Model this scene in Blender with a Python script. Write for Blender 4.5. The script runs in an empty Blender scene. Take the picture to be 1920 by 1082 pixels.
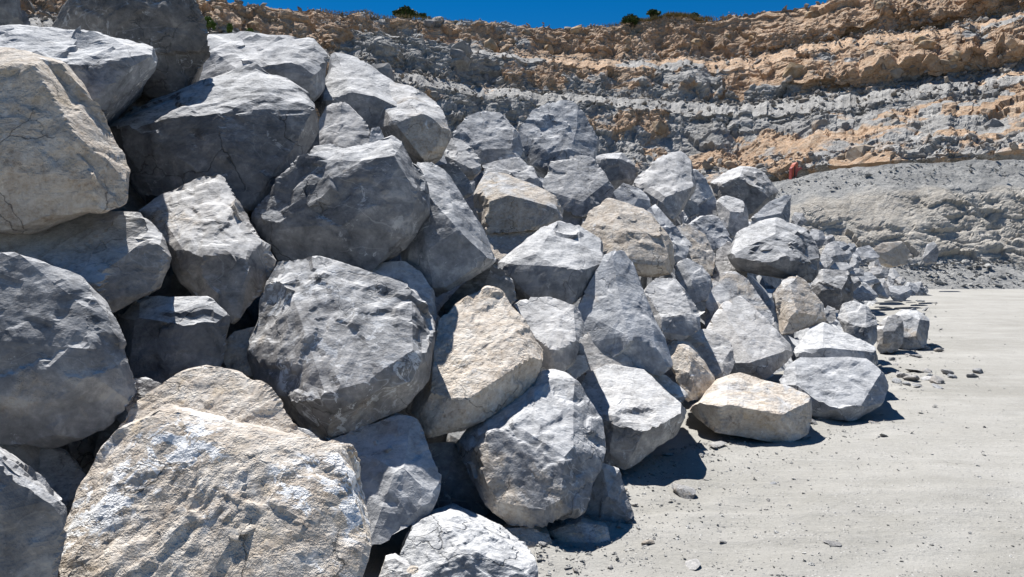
import bpy, bmesh, math, random
import numpy as np
from mathutils import Vector

# ------------------------------------------------------------------ camera, sky, sun, exposure
scene = bpy.context.scene
COL = scene.collection
F, CX, HZ, EYE = 1500.0, 960.0, 480.0, 1.7           # focal length and horizon of the photograph (1920 px wide)
cam_data = bpy.data.cameras.new('camera')
cam = bpy.data.objects.new('camera', cam_data)
COL.objects.link(cam)
cam.location = (0, 0, EYE)
cam.rotation_euler = (math.radians(90), 0, 0)
cam_data.sensor_width = 36.0
cam_data.lens = 36.0 * F / 1920.0
cam_data.shift_y = -(541.0 - HZ) / 1920.0
cam_data.clip_end = 3000
scene.camera = cam

SUN_EL, SUN_AZ = math.radians(61), math.atan2(-0.50, 0.866)   # the sun stands behind the heap, to the left
world = bpy.data.worlds.new('World')
scene.world = world
world.use_nodes = True
wn = world.node_tree.nodes
bg = wn['Background']
sky = wn.new('ShaderNodeTexSky')
sky.sky_type = 'NISHITA'
sky.sun_disc = False
sky.sun_elevation = SUN_EL
sky.sun_rotation = SUN_AZ
sky.altitude = 2500
sky.air_density = 1.0
sky.dust_density = 0.0
sky.ozone_density = 4.0
hs = wn.new('ShaderNodeHueSaturation')
hs.inputs['Saturation'].default_value = 1.4
world.node_tree.links.new(sky.outputs[0], hs.inputs['Color'])
world.node_tree.links.new(hs.outputs[0], bg.inputs[0])
bg.inputs[1].default_value = 0.053

sun_data = bpy.data.lights.new('sun', 'SUN')
sun_data.energy = 5.0
sun_data.angle = math.radians(0.53)
sun_data.color = (1.0, 0.975, 0.94)
sun = bpy.data.objects.new('sun', sun_data)
COL.objects.link(sun)
to_sun = Vector((math.sin(SUN_AZ) * math.cos(SUN_EL), math.cos(SUN_AZ) * math.cos(SUN_EL), math.sin(SUN_EL)))
sun.rotation_euler = to_sun.to_track_quat('Z', 'Y').to_euler()
sun.location = (-20, 30, 60)

vs = scene.view_settings
vs.view_transform = 'Standard'
vs.look = 'None'
vs.exposure = 0.72
vs.gamma = 1.0
vs.use_curve_mapping = False
scene.cycles.max_bounces = 6
scene.cycles.diffuse_bounces = 3


# ------------------------------------------------------------------ numeric helpers
def at(px, py, Y):
    """the point at depth Y seen at a pixel of the photograph"""
    return np.array([(px - CX) / F * Y, Y, EYE - (py - HZ) / F * Y])


_rs = np.random.RandomState(7)
GRAD = _rs.normal(size=(256, 3))
GRAD /= np.linalg.norm(GRAD, axis=1)[:, None]
LVAL = _rs.uniform(-1, 1, 256)
PERM = np.concatenate([_rs.permutation(256)] * 3).astype(np.int64)


def gnoise(p):
    i = np.floor(p).astype(np.int64)
    f = p - i
    w = f * f * f * (f * (f * 6 - 15) + 10)
    i &= 255
    out = 0
    for dx in (0, 1):
        a = PERM[(i[:, 0] + dx) & 255]
        wx = w[:, 0] if dx else 1 - w[:, 0]
        for dy in (0, 1):
            b = PERM[a + ((i[:, 1] + dy) & 255)]
            wy = w[:, 1] if dy else 1 - w[:, 1]
            for dz in (0, 1):
                g = GRAD[PERM[b + ((i[:, 2] + dz) & 255)]]
                wz = w[:, 2] if dz else 1 - w[:, 2]
                dot = g[:, 0] * (f[:, 0] - dx) + g[:, 1] * (f[:, 1] - dy) + g[:, 2] * (f[:, 2] - dz)
                out = out + wx * wy * wz * dot
    return out * 1.5


def fbm(p, octaves=4, gain=0.5, lac=2.03):
    s, a = 0, 1.0
    for k in range(octaves):
        s = s + a * gnoise(p + 17.3 * k)
        p = p * lac
        a *= gain
    return s


def lnoise(p, seed=0):
    """piecewise linear noise: flat facets that meet in creases"""
    i = np.floor(p).astype(np.int64)
    f = p - i
    order = np.argsort(-f, axis=1)
    fs = np.take_along_axis(f, order, 1)

    def val(c):
        c = c & 255
        return LVAL[PERM[PERM[PERM[c[:, 0]] + c[:, 1]] + c[:, 2]]]
    out = val(i) * (1 - fs[:, 0])
    cur = i.copy()
    r = np.arange(len(p))
    for k in range(3):
        cur[r, order[:, k]] += 1
        out += val(cur) * (fs[:, k] - (fs[:, k + 1] if k < 2 else 0))
    return out


def rot3(rs):
    q, _ = np.linalg.qr(rs.normal(size=(3, 3)))
    return q


def vnoise3(p, octaves=2):
    return np.stack([fbm(p + o, octaves) for o in (0.0, 31.7, 67.1)], 1)


def cells(p, seed=0):
    """nearest jittered seed: (random numbers of the cell (N,4), offset to the seed (N,3), F1, F2)"""
    i0 = np.floor(p).astype(np.int64)
    n = len(p)
    best = np.full(n, 1e9); second = np.full(n, 1e9)
    bid = np.zeros(n, np.int64); boff = np.zeros((n, 3))
    for dx in (-1, 0, 1):
        for dy in (-1, 0, 1):
            for dz in (-1, 0, 1):
                c = i0 + (dx, dy, dz)
                h = (c[:, 0] * 73856093) ^ (c[:, 1] * 19349663) ^ (c[:, 2] * 83492791) ^ (seed * 7919)
                h = (h ^ (h >> 13)) * 1274126177 & 0x7fffffff
                h = (h ^ (h >> 15)) & 0x7fffffff
                j = np.stack([(h & 1023), ((h >> 10) & 1023), ((h >> 20) & 1023)], 1) / 1023.0
                off = p - (c + 0.1 + 0.8 * j)
                d = np.einsum('ij,ij->i', off, off)
                m = d < best
                second = np.where(m, best, np.minimum(second, d))
                best = np.where(m, d, best)
                bid = np.where(m, h, bid)
                boff[m] = off[m]
    r = np.stack([((bid * k) >> 4 & 4095) / 4095.0 for k in (1, 40503, 69069, 16807)], 1)
    return r, boff, np.sqrt(best), np.sqrt(second)


def sstep(a, b, x):
    t = np.clip((x - a) / (b - a), 0, 1)
    return t * t * (3 - 2 * t)


_ico = {}


def ico(level):
    if level not in _ico:
        bm = bmesh.new()
        bmesh.ops.create_icosphere(bm, subdivisions=level, radius=1.0)
        v = np.array([x.co[:] for x in bm.verts])
        f = np.array([[l.index for l in t.verts] for t in bm.faces])
        bm.free()
        _ico[level] = (v, f)
    return _ico[level]


def mesh_np(name, v, f, smooth=True, attrs=None):
    me = bpy.data.meshes.new(name)
    v = np.asarray(v, np.float32); f = np.asarray(f, np.int32)
    k = f.shape[1]
    me.vertices.add(len(v)); me.vertices.foreach_set('co', v.ravel())
    me.loops.add(f.size); me.loops.foreach_set('vertex_index', f.ravel())
    me.polygons.add(len(f))
    me.polygons.foreach_set('loop_start', np.arange(0, f.size, k, dtype=np.int32))
    me.polygons.foreach_set('use_smooth', np.full(len(f), smooth))
    for key, val in (attrs or {}).items():
        a = me.attributes.new(key, 'FLOAT', 'POINT')
        a.data.foreach_set('value', np.asarray(val, np.float32))
    me.update(calc_edges=True)
    return me


def link(name, me, mat, loc=(0, 0, 0), parent=None, **props):
    o = bpy.data.objects.new(name, me)
    if mat is not None and not me.materials:
        me.materials.append(mat)
    COL.objects.link(o)
    o.location = loc
    o.parent = parent
    for k, val in props.items():
        o[k] = val
    return o


# ------------------------------------------------------------------ materials
class NT:
    """a short way to write node trees"""
    def __init__(self, name):
        self.m = bpy.data.materials.new(name)
        self.m.use_nodes = True
        self.t = self.m.node_tree
        self.bsdf = self.t.nodes['Principled BSDF']
        self.bsdf.inputs['Specular IOR Level'].default_value = 0.25

    def put(self, sock, val):
        if isinstance(val, bpy.types.NodeSocket):
            self.t.links.new(val, sock)
        else:
            sock.default_value = val

    def node(self, kind, ins=None, **kw):
        n = self.t.nodes.new(kind)
        for k, val in kw.items():
            setattr(n, k, val)
        for k, val in (ins or {}).items():
            self.put(n.inputs[k], val)
        return n

    def math(self, op, a, b=0.0, clamp=False):
        n = self.node('ShaderNodeMath', {0: a, 1: b}, operation=op)
        n.use_clamp = clamp
        return n.outputs[0]

    def noise(self, vec, scale, detail=5, rough=0.6, dist=0.0):
        return self.node('ShaderNodeTexNoise', {'Vector': vec, 'Scale': scale, 'Detail': detail, 'Roughness': rough,
                                                'Distortion': dist}).outputs['Fac']

    def ramp(self, fac, stops, interp='LINEAR'):
        n = self.node('ShaderNodeValToRGB', {'Fac': fac})
        cr = n.color_ramp
        cr.interpolation = interp
        while len(cr.elements) < len(stops):
            cr.elements.new(0.5)
        for e, (p, c) in zip(cr.elements, stops):
            e.position = p
            e.color = (c, c, c, 1) if isinstance(c, (int, float)) else (*c, 1)
        return n.outputs[0]

    def mix(self, fac, a, b, blend='MIX'):
        n = self.node('ShaderNodeMix', data_type='RGBA', blend_type=blend)
        self.put(n.inputs[0], fac)
        for s, val in ((n.inputs[6], a), (n.inputs[7], b)):
            self.put(s, (*val, 1) if isinstance(val, tuple) and len(val) == 3 else val)
        return n.outputs[2]

    def mapping(self, vec, scale=(1, 1, 1), rot=(0, 0, 0)):
        return self.node('ShaderNodeMapping', {'Vector': vec, 'Scale': scale, 'Rotation': rot}).outputs[0]

    def bump(self, h, strength, dist, normal=None):
        n = self.node('ShaderNodeBump', {'Height': h, 'Strength': strength, 'Distance': dist})
        if normal is not None:
            self.put(n.inputs['Normal'], normal)
        return n.outputs[0]

    def done(self, col, rough=0.9, normal=None):
        self.put(self.bsdf.inputs['Base Color'], col)
        self.put(self.bsdf.inputs['Roughness'], rough)
        if normal is not None:
            self.put(self.bsdf.inputs['Normal'], normal)
        return self.m


def rock_material():
    t = NT('limestone')
    oi = t.node('ShaderNodeObjectInfo')
    tc = t.node('ShaderNodeTexCoord')
    rnd = t.math('MULTIPLY', oi.outputs['Random'], 60.0)
    co = t.node('ShaderNodeVectorMath', {0: tc.outputs['Object'], 1: rnd}, operation='ADD').outputs[0]
    sep = t.node('ShaderNodeSeparateColor', {0: oi.outputs['Color']})
    tan_amt, val, vein = sep.outputs[0], sep.outputs[1], sep.outputs[2]
    spot = t.node('ShaderNodeAttribute', attribute_name='crust').outputs['Fac']
    n1 = t.noise(co, 1.7, 5, 0.55, 0.6)
    n2 = t.noise(co, 7.0, 6, 0.66, 0.4)
    n3 = t.noise(co, 38.0, 3, 0.7)
    st = t.noise(t.mapping(co, (1.0, 3.6, 2.0), (0.6, 0.4, 0.9)), 3.0, 6, 0.68, 1.2)
    tone = t.math('ADD', t.math('MULTIPLY', n1, 0.35), t.math('ADD', t.math('MULTIPLY', n2, 0.35), t.math('ADD', t.math('MULTIPLY', st, 0.2), t.math('MULTIPLY', n3, 0.1))))
    grey = t.ramp(tone, [(0.38, (0.10, 0.103, 0.109)), (0.45, (0.205, 0.209, 0.215)), (0.53, (0.325, 0.328, 0.332)), (0.60, (0.53, 0.527, 0.517))])
    tint = t.mix(t.math('FRACT', t.math('MULTIPLY', oi.outputs['Random'], 13.7)), (0.96, 0.99, 1.035), (1.09, 1.0, 0.90))
    grey = t.mix(1.0, grey, tint, 'MULTIPLY')
    # tan weathered skin
    tn = t.noise(co, 2.6, 7, 0.65, 0.9)
    tanc = t.ramp(t.math('ADD', t.math('MULTIPLY', n2, 0.6), t.math('MULTIPLY', n3, 0.4)),
                  [(0.32, (0.255, 0.195, 0.14)), (0.44, (0.425, 0.36, 0.29)), (0.55, (0.525, 0.467, 0.395)), (0.68, (0.61, 0.578, 0.525))])
    ochre = t.ramp(t.noise(co, 3.3, 4, 0.6, 1.2), [(0.58, 0.0), (0.74, 0.5)])
    tanc = t.mix(ochre, tanc, (0.42, 0.315, 0.18))
    tmask = t.math('ADD', t.math('ADD', t.math('ADD', tan_amt, 0.10), spot), t.math('MULTIPLY', t.math('SUBTRACT', tn, 0.5), 1.6))
    tmask = t.ramp(tmask, [(0.38, 0.0), (0.60, 1.0)])
    col = t.mix(tmask, grey, tanc)
    # white crush marks and calcite veins
    vn = t.noise(t.mapping(co, (0.7, 3.0, 1.6), (0.3, 0.9, 0.2)), 2.0, 3, 0.5, 0.25)
    ridge = t.math('ABSOLUTE', t.math('SUBTRACT', vn, 0.5))
    line = t.ramp(ridge, [(0.0, 0.45), (0.009, 0.0)])
    gate = t.ramp(t.noise(co, 2.1, 3, 0.5), [(0.44, 0.0), (0.56, 1.0)])
    blot = t.ramp(t.math('ADD', t.noise(t.mapping(co, (1.0, 1.7, 1.0), (0.2, 0.5, 0.8)), 7.5, 6, 0.74, 0.7), t.math('MULTIPLY', t.math('SUBTRACT', vein, 0.8), 0.085)), [(0.595, 0.0), (0.63, 1.0)])
    wm = t.math('MULTIPLY', t.math('MAXIMUM', t.math('MULTIPLY', line, gate), t.math('MULTIPLY', blot, gate)), vein, True)
    col = t.mix(wm, col, (0.74, 0.735, 0.72))
    vv = t.node('ShaderNodeCombineColor', {0: val, 1: val, 2: val}).outputs[0]
    col = t.mix(1.0, col, t.mix(1.0, vv, (2.0, 2.0, 2.0), 'MULTIPLY'), 'MULTIPLY')
    wco = t.node('ShaderNodeVectorMath', {0: co, 1: t.node('ShaderNodeVectorMath', {0: t.node('ShaderNodeTexNoise', {'Vector': co, 'Scale': 4.0, 'Detail': 5.0}).outputs['Color'], 'Scale': 0.35}, operation='SCALE').outputs[0]}, operation='ADD').outputs[0]
    ck = t.node('ShaderNodeTexVoronoi', {'Vector': wco, 'Scale': 1.9}, feature='DISTANCE_TO_EDGE').outputs['Distance']
    crack = t.math('MULTIPLY', t.ramp(ck, [(0.0, 1.0), (0.011, 0.0)]), t.ramp(t.noise(co, 1.6, 3, 0.5), [(0.50, 0.0), (0.58, 1.0)]))
    col = t.mix(t.math('MULTIPLY', crack, 0.7), col, (0.06, 0.057, 0.052))
    # pale stone dust on upturned faces, also painting sunlit brightness into the colour
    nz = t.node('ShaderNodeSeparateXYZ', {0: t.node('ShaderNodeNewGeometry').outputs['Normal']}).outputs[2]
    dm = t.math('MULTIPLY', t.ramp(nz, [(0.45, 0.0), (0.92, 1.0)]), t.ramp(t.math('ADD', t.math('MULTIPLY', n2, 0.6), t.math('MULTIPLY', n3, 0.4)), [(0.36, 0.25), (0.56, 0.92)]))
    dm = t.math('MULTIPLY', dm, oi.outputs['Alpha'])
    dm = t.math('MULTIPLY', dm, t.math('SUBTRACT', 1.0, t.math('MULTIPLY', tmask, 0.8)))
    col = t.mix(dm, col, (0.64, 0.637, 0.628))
    h = t.math('ADD', t.math('MULTIPLY', n3, 0.20), t.math('MULTIPLY', st, 0.30))
    v1 = t.node('ShaderNodeSeparateColor', {0: t.node('ShaderNodeTexVoronoi', {'Vector': t.mapping(wco, (1, 1.6, 2.4), (0.5, 0.2, 0.7)), 'Scale': 3.2}).outputs['Color']}).outputs[0]
    v2 = t.node('ShaderNodeSeparateColor', {0: t.node('ShaderNodeTexVoronoi', {'Vector': t.mapping(wco, (1, 1.5, 2.0), (0.9, 0.1, 0.3)), 'Scale': 10.0}).outputs['Color']}).outputs[0]
    h = t.math('ADD', h, t.math('ADD', t.math('MULTIPLY', v1, 0.30), t.math('MULTIPLY', v2, 0.12)))
    h = t.math('SUBTRACT', h, t.math('MULTIPLY', crack, 0.35))
    nrm = t.bump(h, t.math('ADD', 0.35, t.math('MULTIPLY', t.math('FRACT', t.math('MULTIPLY', oi.outputs['Random'], 7.3)), 0.45)), 0.06)
    pit = t.ramp(t.noise(co, 15.0, 4, 0.75), [(0.40, 0.0), (0.55, 1.0)])
    nrm = t.bump(t.math('MULTIPLY', pit, t.math('ADD', t.math('MULTIPLY', tmask, 0.85), 0.15)), 0.55, 0.015, nrm)
    return t.done(col, 0.88, nrm)


def wall_material():
    t = NT('quarry_rock')
    co = t.node('ShaderNodeNewGeometry').outputs['Position']
    at_tan = t.node('ShaderNodeAttribute', attribute_name='ochre').outputs['Fac']
    at_val = t.node('ShaderNodeAttribute', attribute_name='tone').outputs['Fac']
    n1 = t.noise(co, 0.22, 6, 0.6, 0.5)
    n2 = t.noise(co, 1.3, 7, 0.7, 0.3)
    n3 = t.noise(co, 6.0, 4, 0.7)
    grey = t.ramp(t.math('ADD', t.math('MULTIPLY', n2, 0.6), t.math('MULTIPLY', n3, 0.4)),
                  [(0.30, (0.22, 0.214, 0.204)), (0.5, (0.37, 0.36, 0.342)), (0.70, (0.55, 0.535, 0.505))])
    tan = t.ramp(t.math('ADD', t.math('MULTIPLY', n2, 0.55), t.math('MULTIPLY', n3, 0.45)),
                 [(0.30, (0.33, 0.19, 0.105)), (0.46, (0.47, 0.315, 0.20)), (0.58, (0.53, 0.41, 0.30)), (0.72, (0.60, 0.535, 0.455))])
    m = t.ramp(t.math('ADD', at_tan, t.math('MULTIPLY', t.math('SUBTRACT', n1, 0.5), 0.9)), [(0.43, 0.0), (0.55, 1.0)])
    col = t.mix(m, grey, tan)
    vv = t.math('ADD', t.math('MULTIPLY', at_val, 0.7), 0.62)
    col = t.mix(1.0, col, t.node('ShaderNodeCombineColor', {0: vv, 1: vv, 2: vv}).outputs[0], 'MULTIPLY')
    h = t.math('ADD', n2, t.math('MULTIPLY', n3, 0.35))
    return t.done(col, 0.92, t.bump(h, 0.9, 0.5))


def loose_material(name, tan, gain):
    """blocks and rubble far off; the object's colour says how tan and how bright"""
    t = NT(name)
    oi = t.node('ShaderNodeObjectInfo')
    sep = t.node('ShaderNodeSeparateColor', {0: oi.outputs['Color']})
    co = t.node('ShaderNodeNewGeometry').outputs['Position']
    n2 = t.noise(co, 1.6, 6, 0.7)
    var = t.node('ShaderNodeAttribute', attribute_name='tone').outputs['Fac']
    grey = t.ramp(n2, [(0.3, (0.20, 0.20, 0.203)), (0.7, (0.42, 0.415, 0.40))])
    tanc = t.ramp(n2, [(0.3, (0.30, 0.18, 0.085)), (0.5, (0.45, 0.32, 0.19)), (0.7, (0.50, 0.44, 0.35))])
    col = t.mix(t.math('ADD', t.math('MULTIPLY', sep.outputs[0], 1.0), t.math('MULTIPLY', var, tan), True), grey, tanc)
    vv = t.math('ADD', t.math('MULTIPLY', sep.outputs[1], gain), t.math('MULTIPLY', var, 0.3))
    col = t.mix(1.0, col, t.node('ShaderNodeCombineColor', {0: vv, 1: vv, 2: vv}).outputs[0], 'MULTIPLY')
    return t.done(col, 0.92, t.bump(n2, 0.6, 0.2))


def ground_material():
    t = NT('quarry_dust')
    co = t.node('ShaderNodeNewGeometry').outputs['Position']
    big = t.noise(co, 0.35, 5, 0.55, 0.4)
    mid = t.noise(co, 2.4, 7, 0.65)
    fine = t.noise(co, 26.0, 6, 0.75)
    tracks = t.noise(t.mapping(co, (0.2, 1.5, 1.0), (0, 0, 0.12)), 1.3, 7, 0.66, 1.1)
    a = t.math('ADD', t.math('MULTIPLY', big, 0.28), t.math('ADD', t.math('MULTIPLY', mid, 0.20), t.math('ADD', t.math('MULTIPLY', fine, 0.2), t.math('MULTIPLY', tracks, 0.22))))
    col = t.ramp(a, [(0.38, (0.28, 0.27, 0.243)), (0.5, (0.36, 0.348, 0.32)), (0.62, (0.435, 0.424, 0.395))])
    rad = t.node('ShaderNodeVectorMath', {0: co, 1: (26.0, -34.0, 0.0)}, operation='DISTANCE').outputs['Value']
    rad = t.math('ADD', rad, t.math('MULTIPLY', t.noise(co, 0.25, 2, 0.5), 1.6))
    rut = t.math('POWER', t.math('MAXIMUM', t.math('SINE', t.math('MULTIPLY', rad, 3.3)), 0.0), 5.0)
    rut = t.math('MULTIPLY', rut, t.ramp(t.noise(co, 0.5, 3, 0.6), [(0.42, 0.0), (0.60, 1.0)]))
    col = t.mix(t.math('MULTIPLY', rut, 0.35), col, (0.43, 0.42, 0.392))
    speck = t.node('ShaderNodeTexVoronoi', {'Vector': co, 'Scale': 34.0, 'Randomness': 1.0})
    sp = t.math('MULTIPLY', t.ramp(speck.outputs['Distance'], [(0.16, 1.0), (0.30, 0.0)]), t.ramp(t.noise(co, 3.0, 4), [(0.46, 0.0), (0.60, 0.8)]))
    col = t.mix(sp, col, t.mix(t.math('GREATER_THAN', t.node('ShaderNodeSeparateColor', {0: speck.outputs['Color']}).outputs[0], 0.6), (0.23, 0.225, 0.215), (0.5, 0.49, 0.465)))
    h = t.math('ADD', t.math('MULTIPLY', fine, 0.4), t.math('ADD', t.math('MULTIPLY', mid, 0.5), t.math('ADD', t.math('MULTIPLY', tracks, 0.75), t.math('MULTIPLY', sp, 0.12))))
    h = t.math('SUBTRACT', h, t.math('MULTIPLY', rut, 0.45))
    return t.done(col, 0.95, t.bump(h, 0.6, 0.08))


def gravel_material(name='gravel', gain=0.7):
    t = NT(name)
    co = t.node('ShaderNodeNewGeometry').outputs['Position']
    tan = t.node('ShaderNodeAttribute', attribute_name='ochre').outputs['Fac']
    val = t.node('ShaderNodeAttribute', attribute_name='tone').outputs['Fac']
    n2 = t.noise(co, 0.9, 7, 0.7, 0.4)
    n3 = t.noise(co, 7.0, 5, 0.8)
    k = t.math('ADD', t.math('MULTIPLY', n2, 0.5), t.math('MULTIPLY', n3, 0.5))
    g = t.ramp(k, [(0.33, (0.19, 0.19, 0.186)), (0.5, (0.31, 0.305, 0.29)), (0.68, (0.45, 0.44, 0.415))])
    b = t.ramp(k, [(0.36, (0.255, 0.225, 0.185)), (0.5, (0.36, 0.33, 0.285)), (0.64, (0.46, 0.435, 0.39))])
    col = t.mix(t.ramp(t.math('ADD', tan, t.math('MULTIPLY', t.math('SUBTRACT', n2, 0.5), 0.8)), [(0.3, 0.0), (0.7, 1.0)]), g, b)
    vv = t.math('ADD', t.math('MULTIPLY', val, 0.7), gain)
    col = t.mix(1.0, col, t.node('ShaderNodeCombineColor', {0: vv, 1: vv, 2: vv}).outputs[0], 'MULTIPLY')
    return t.done(col, 0.95, t.bump(t.math('ADD', n2, t.math('MULTIPLY', n3, 0.8)), 0.8, 0.25))


def plain_material(name, c0, c1, scale, rough=0.8, bump=0.0, metallic=0.0):
    t = NT(name)
    co = t.node('ShaderNodeTexCoord').outputs['Object']
    n = t.noise(co, scale, 5, 0.65)
    t.bsdf.inputs['Metallic'].default_value = metallic
    return t.done(t.ramp(n, [(0.35, c0), (0.65, c1)]), rough, t.bump(n, bump, 0.02) if bump else None)


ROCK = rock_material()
WALL = wall_material()
BLOCK = loose_material('loose_block', 0.15, 1.0)
RUBBLE = loose_material('bench_rubble', 0.35, 0.9)
GROUND = ground_material()
GRAVEL = gravel_material('gravel', 0.72)
CHIP = gravel_material('yard_chips', 0.9)
LEAF = plain_material('shrub_leaf', (0.025, 0.05, 0.015), (0.07, 0.11, 0.03), 3.0, 0.7)
WEED = plain_material('weed_leaf', (0.07, 0.12, 0.02), (0.13, 0.19, 0.045), 3.0, 0.7)
TWIG = plain_material('twig', (0.06, 0.045, 0.03), (0.12, 0.09, 0.06), 8.0, 0.9)
STRAW = plain_material('dry_grass', (0.16, 0.14, 0.06), (0.28, 0.23, 0.11), 2.0, 0.9)

# ------------------------------------------------------------------ the ground
TOE = [(-6.0, -3.0), (-3.2, 0.8), (-1.4, 2.6), (0.1, 4.4), (0.8, 6.0), (2.2, 7.5), (3.6, 8.5), (7.0, 14.2), (10.5, 21.0), (15.0, 29.5), (15.5, 36.0)]


def toe_distance(x, y):
    """signed distance from the heap's foot, positive inside the heap (to the left)"""
    best = np.full(np.shape(x), 1e9); sign = np.ones(np.shape(x))
    for (ax, ay), (bx, by) in zip(TOE[:-1], TOE[1:]):
        dx, dy = bx - ax, by - ay
        u = np.clip(((x - ax) * dx + (y - ay) * dy) / (dx * dx + dy * dy), 0, 1)
        d = np.hypot(x - ax - u * dx, y - ay - u * dy)
        s = np.sign(dx * (y - ay) - dy * (x - ax))
        m = d < best
        best = np.where(m, d, best); sign = np.where(m, s, sign)
    return best * sign


def ground_z(x, y):
    p = np.stack([x, y, np.zeros_like(x)], -1).reshape(-1, 3)
    near = np.exp(-np.maximum(p[:, 1] - 4, 0) / 18.0)
    s = toe_distance(p[:, 0], p[:, 1])
    rough = np.exp(-np.abs(s) / 0.9)
    z = 0.030 * fbm(p * 0.8, 3) * near + 0.010 * fbm(p * (1.2, 5.0, 1) * 1.5, 3) * near
    z = z + rough * (0.03 + 0.05 * np.maximum(fbm(p * 3.1, 4), -0.3)) + 0.006 * fbm(p * 9.0, 2) * near
    return z.reshape(np.shape(x))


def spaced(lo, hi, n, c, k):
    t = np.linspace(-1, 1, n)
    u = np.sinh(k * t) / np.sinh(k)
    return c + np.where(u < 0, u * (c - lo), u * (hi - c))


gx, gy = np.meshgrid(spaced(-260, 260, 330, 2.0, 5.2), spaced(-60, 300, 330, 6.0, 4.6), indexing='xy')
gv = np.stack([gx, gy, ground_z(gx, gy)], -1).reshape(-1, 3)


def grid_faces(nu, nv):
    i = np.arange(nu * nv).reshape(nv, nu)
    return np.stack([i[:-1, :-1], i[:-1, 1:], i[1:, 1:], i[1:, :-1]], -1).reshape(-1, 4)


link('ground', mesh_np('ground', gv, grid_faces(330, 330)), GROUND, kind='structure')

# the body of the heap that the boulders lie on
hx, hy = np.meshgrid(np.linspace(-30, 18, 330), np.linspace(-2, 40, 300))
heap_s = toe_distance(hx, hy)
flat_p = np.stack([hx, hy, hx * 0], -1).reshape(-1, 3)
crest = 2.9 + 0.6 * fbm(flat_p * 0.25, 2).reshape(hx.shape)
hz = np.minimum(0.74 * (heap_s - 1.35), crest)
hw = flat_p + 0.12 * vnoise3(flat_p * 1.5)
hc1, ho1, hf1, hf2 = cells(hw / 1.05, 41)
hc2, ho2, hf3, hf4 = cells(hw / 0.45, 42)
lump = (hc1[:, 0] - 0.5) * 0.5 + np.einsum('ij,ij->i', ho1, hc1[:, 1:4] - 0.5) * 1.0 - 0.55 * np.exp(-((hf2 - hf1) / 0.12) ** 2)
lump += (hc2[:, 0] - 0.5) * 0.16 + np.einsum('ij,ij->i', ho2, hc2[:, 1:4] - 0.5) * 0.25 + 0.06 * lnoise(flat_p * 3.0)
hz = np.maximum(hz + lump.reshape(hx.shape) * sstep(1.2, 2.2, heap_s), -0.5)
hp = np.stack([hx, hy, hz], -1).reshape(-1, 3)
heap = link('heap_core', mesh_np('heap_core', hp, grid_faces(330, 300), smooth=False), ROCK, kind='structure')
heap.color = (0.12, 0.46, 0.6, 1)

# ------------------------------------------------------------------ quarry benches behind
cols = [-400, -200, 0, 200, 430, 600, 700, 800, 900, 1000, 1060, 1130, 1250, 1330, 1420, 1550, 1700, 1920, 2150, 2400]
yT = [-150, -110, -75, -35, 5, 20, 26, 33, 42, 48, 51, 48, 29, 34, 20, 4, -25, -70, -120, -170]
yA = [-160, -110, -62, -30, 3, 40, 60, 76, 98, 113, 118, 124, 128, 128, 124, 92, 74, 44, 10, -30]
yB = [10, 30, 58, 78, 95, 112, 132, 163, 178, 187, 190, 196, 208, 215, 212, 204, 186, 152, 120, 90]
dT = [60, 70, 80, 90, 98, 100, 102, 104, 106, 108, 109, 109, 108, 107, 105, 100, 95, 87, 84, 84]
dA = [42, 50, 58, 66, 73, 80, 84, 88, 91, 95, 96, 97, 97, 96, 95, 90, 85, 78, 76, 76]
dB = [34, 42, 50, 57, 65, 70, 75, 80, 83, 85, 86, 86, 86, 85, 84, 80, 76, 70, 68, 68]
NU, NV = 1040, 250
u = np.linspace(-400, 2400, NU)
jag = np.stack([u * 0.02, u * 0, u * 0], 1)


def tab(t):
    return np.interp(u, cols, t)


T_, A_, B_ = tab(dT), tab(dA), tab(dB)
zT = EYE + (HZ - tab(yT)) / F * T_ + 0.35 * fbm(jag * 1.5, 3)
zA = EYE + (HZ - tab(yA)) / F * A_ + 0.45 * fbm(jag * 2 + 9, 3)
zB = EYE + (HZ - tab(yB)) / F * B_ + 0.45 * fbm(jag * 2 + 23, 3)
B_ = B_ + 1.5 * fbm(jag * 0.8 + 40, 2); A_ = A_ + 1.5 * fbm(jag * 0.8 + 60, 2); T_ = T_ + 1.5 * fbm(jag * 0.8 + 80, 2)
right = sstep(1330, 1560, u)          # to the right the benches run out into one broken slope
sl = 3.2 + 2.5 * sstep(950, 1200, u) + 5.0 * right                # how far a face leans back
b1, b2 = zA - zB, zT - zA
tal = 0.12 + 0.26 * np.clip(fbm(jag * 1.1 + 100, 2) + 0.4, 0, 1)
prof = [
    (B_ - 14, 0 * u + 5.0, 6),
    (B_ - 11.5, 0 * u + 8.2, 14),
    (B_ - 3.0 - sl, 9.2 + 0 * u, 24),
    (B_ - 2.0 - sl * 0.8, 9.2 + (zB - 9.2) * 0.22, 44),
    (B_ - 0.7, zB - 1.0, 20),
    (B_ + 0.2, zB, 6),
    (B_ * 0.62 + A_ * 0.38, zB + b1 * 0.24, 18),
    (np.maximum(A_ - 2.6 - sl * 0.40, B_ * 0.5 + A_ * 0.5), zB + b1 * (0.31 + 0.04 * right), 18),
    (A_ - 1.6 - sl * 0.35, zB + b1 * (0.33 + tal), 40),
    (A_ - 0.7, zA - 0.9, 16),
    (A_ + 0.2, zA, 6),
    (A_ * 0.66 + T_ * 0.34, zA + b2 * 0.20, 18),
    (np.maximum(T_ - 5.0 - sl * 0.3, A_ * 0.5 + T_ * 0.5), zA + b2 * 0.27, 18),
    (T_ - 2.0 - 0.3 * sl, zA + b2 * (0.29 + tal), 34),
    (T_ - 0.8, zT - 0.7, 12),
    (T_ + 0.3, zT, 8),
    (T_ + 40, zT + 1.0, 1),
]
rows_y, rows_z, lev = [], [], []
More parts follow.
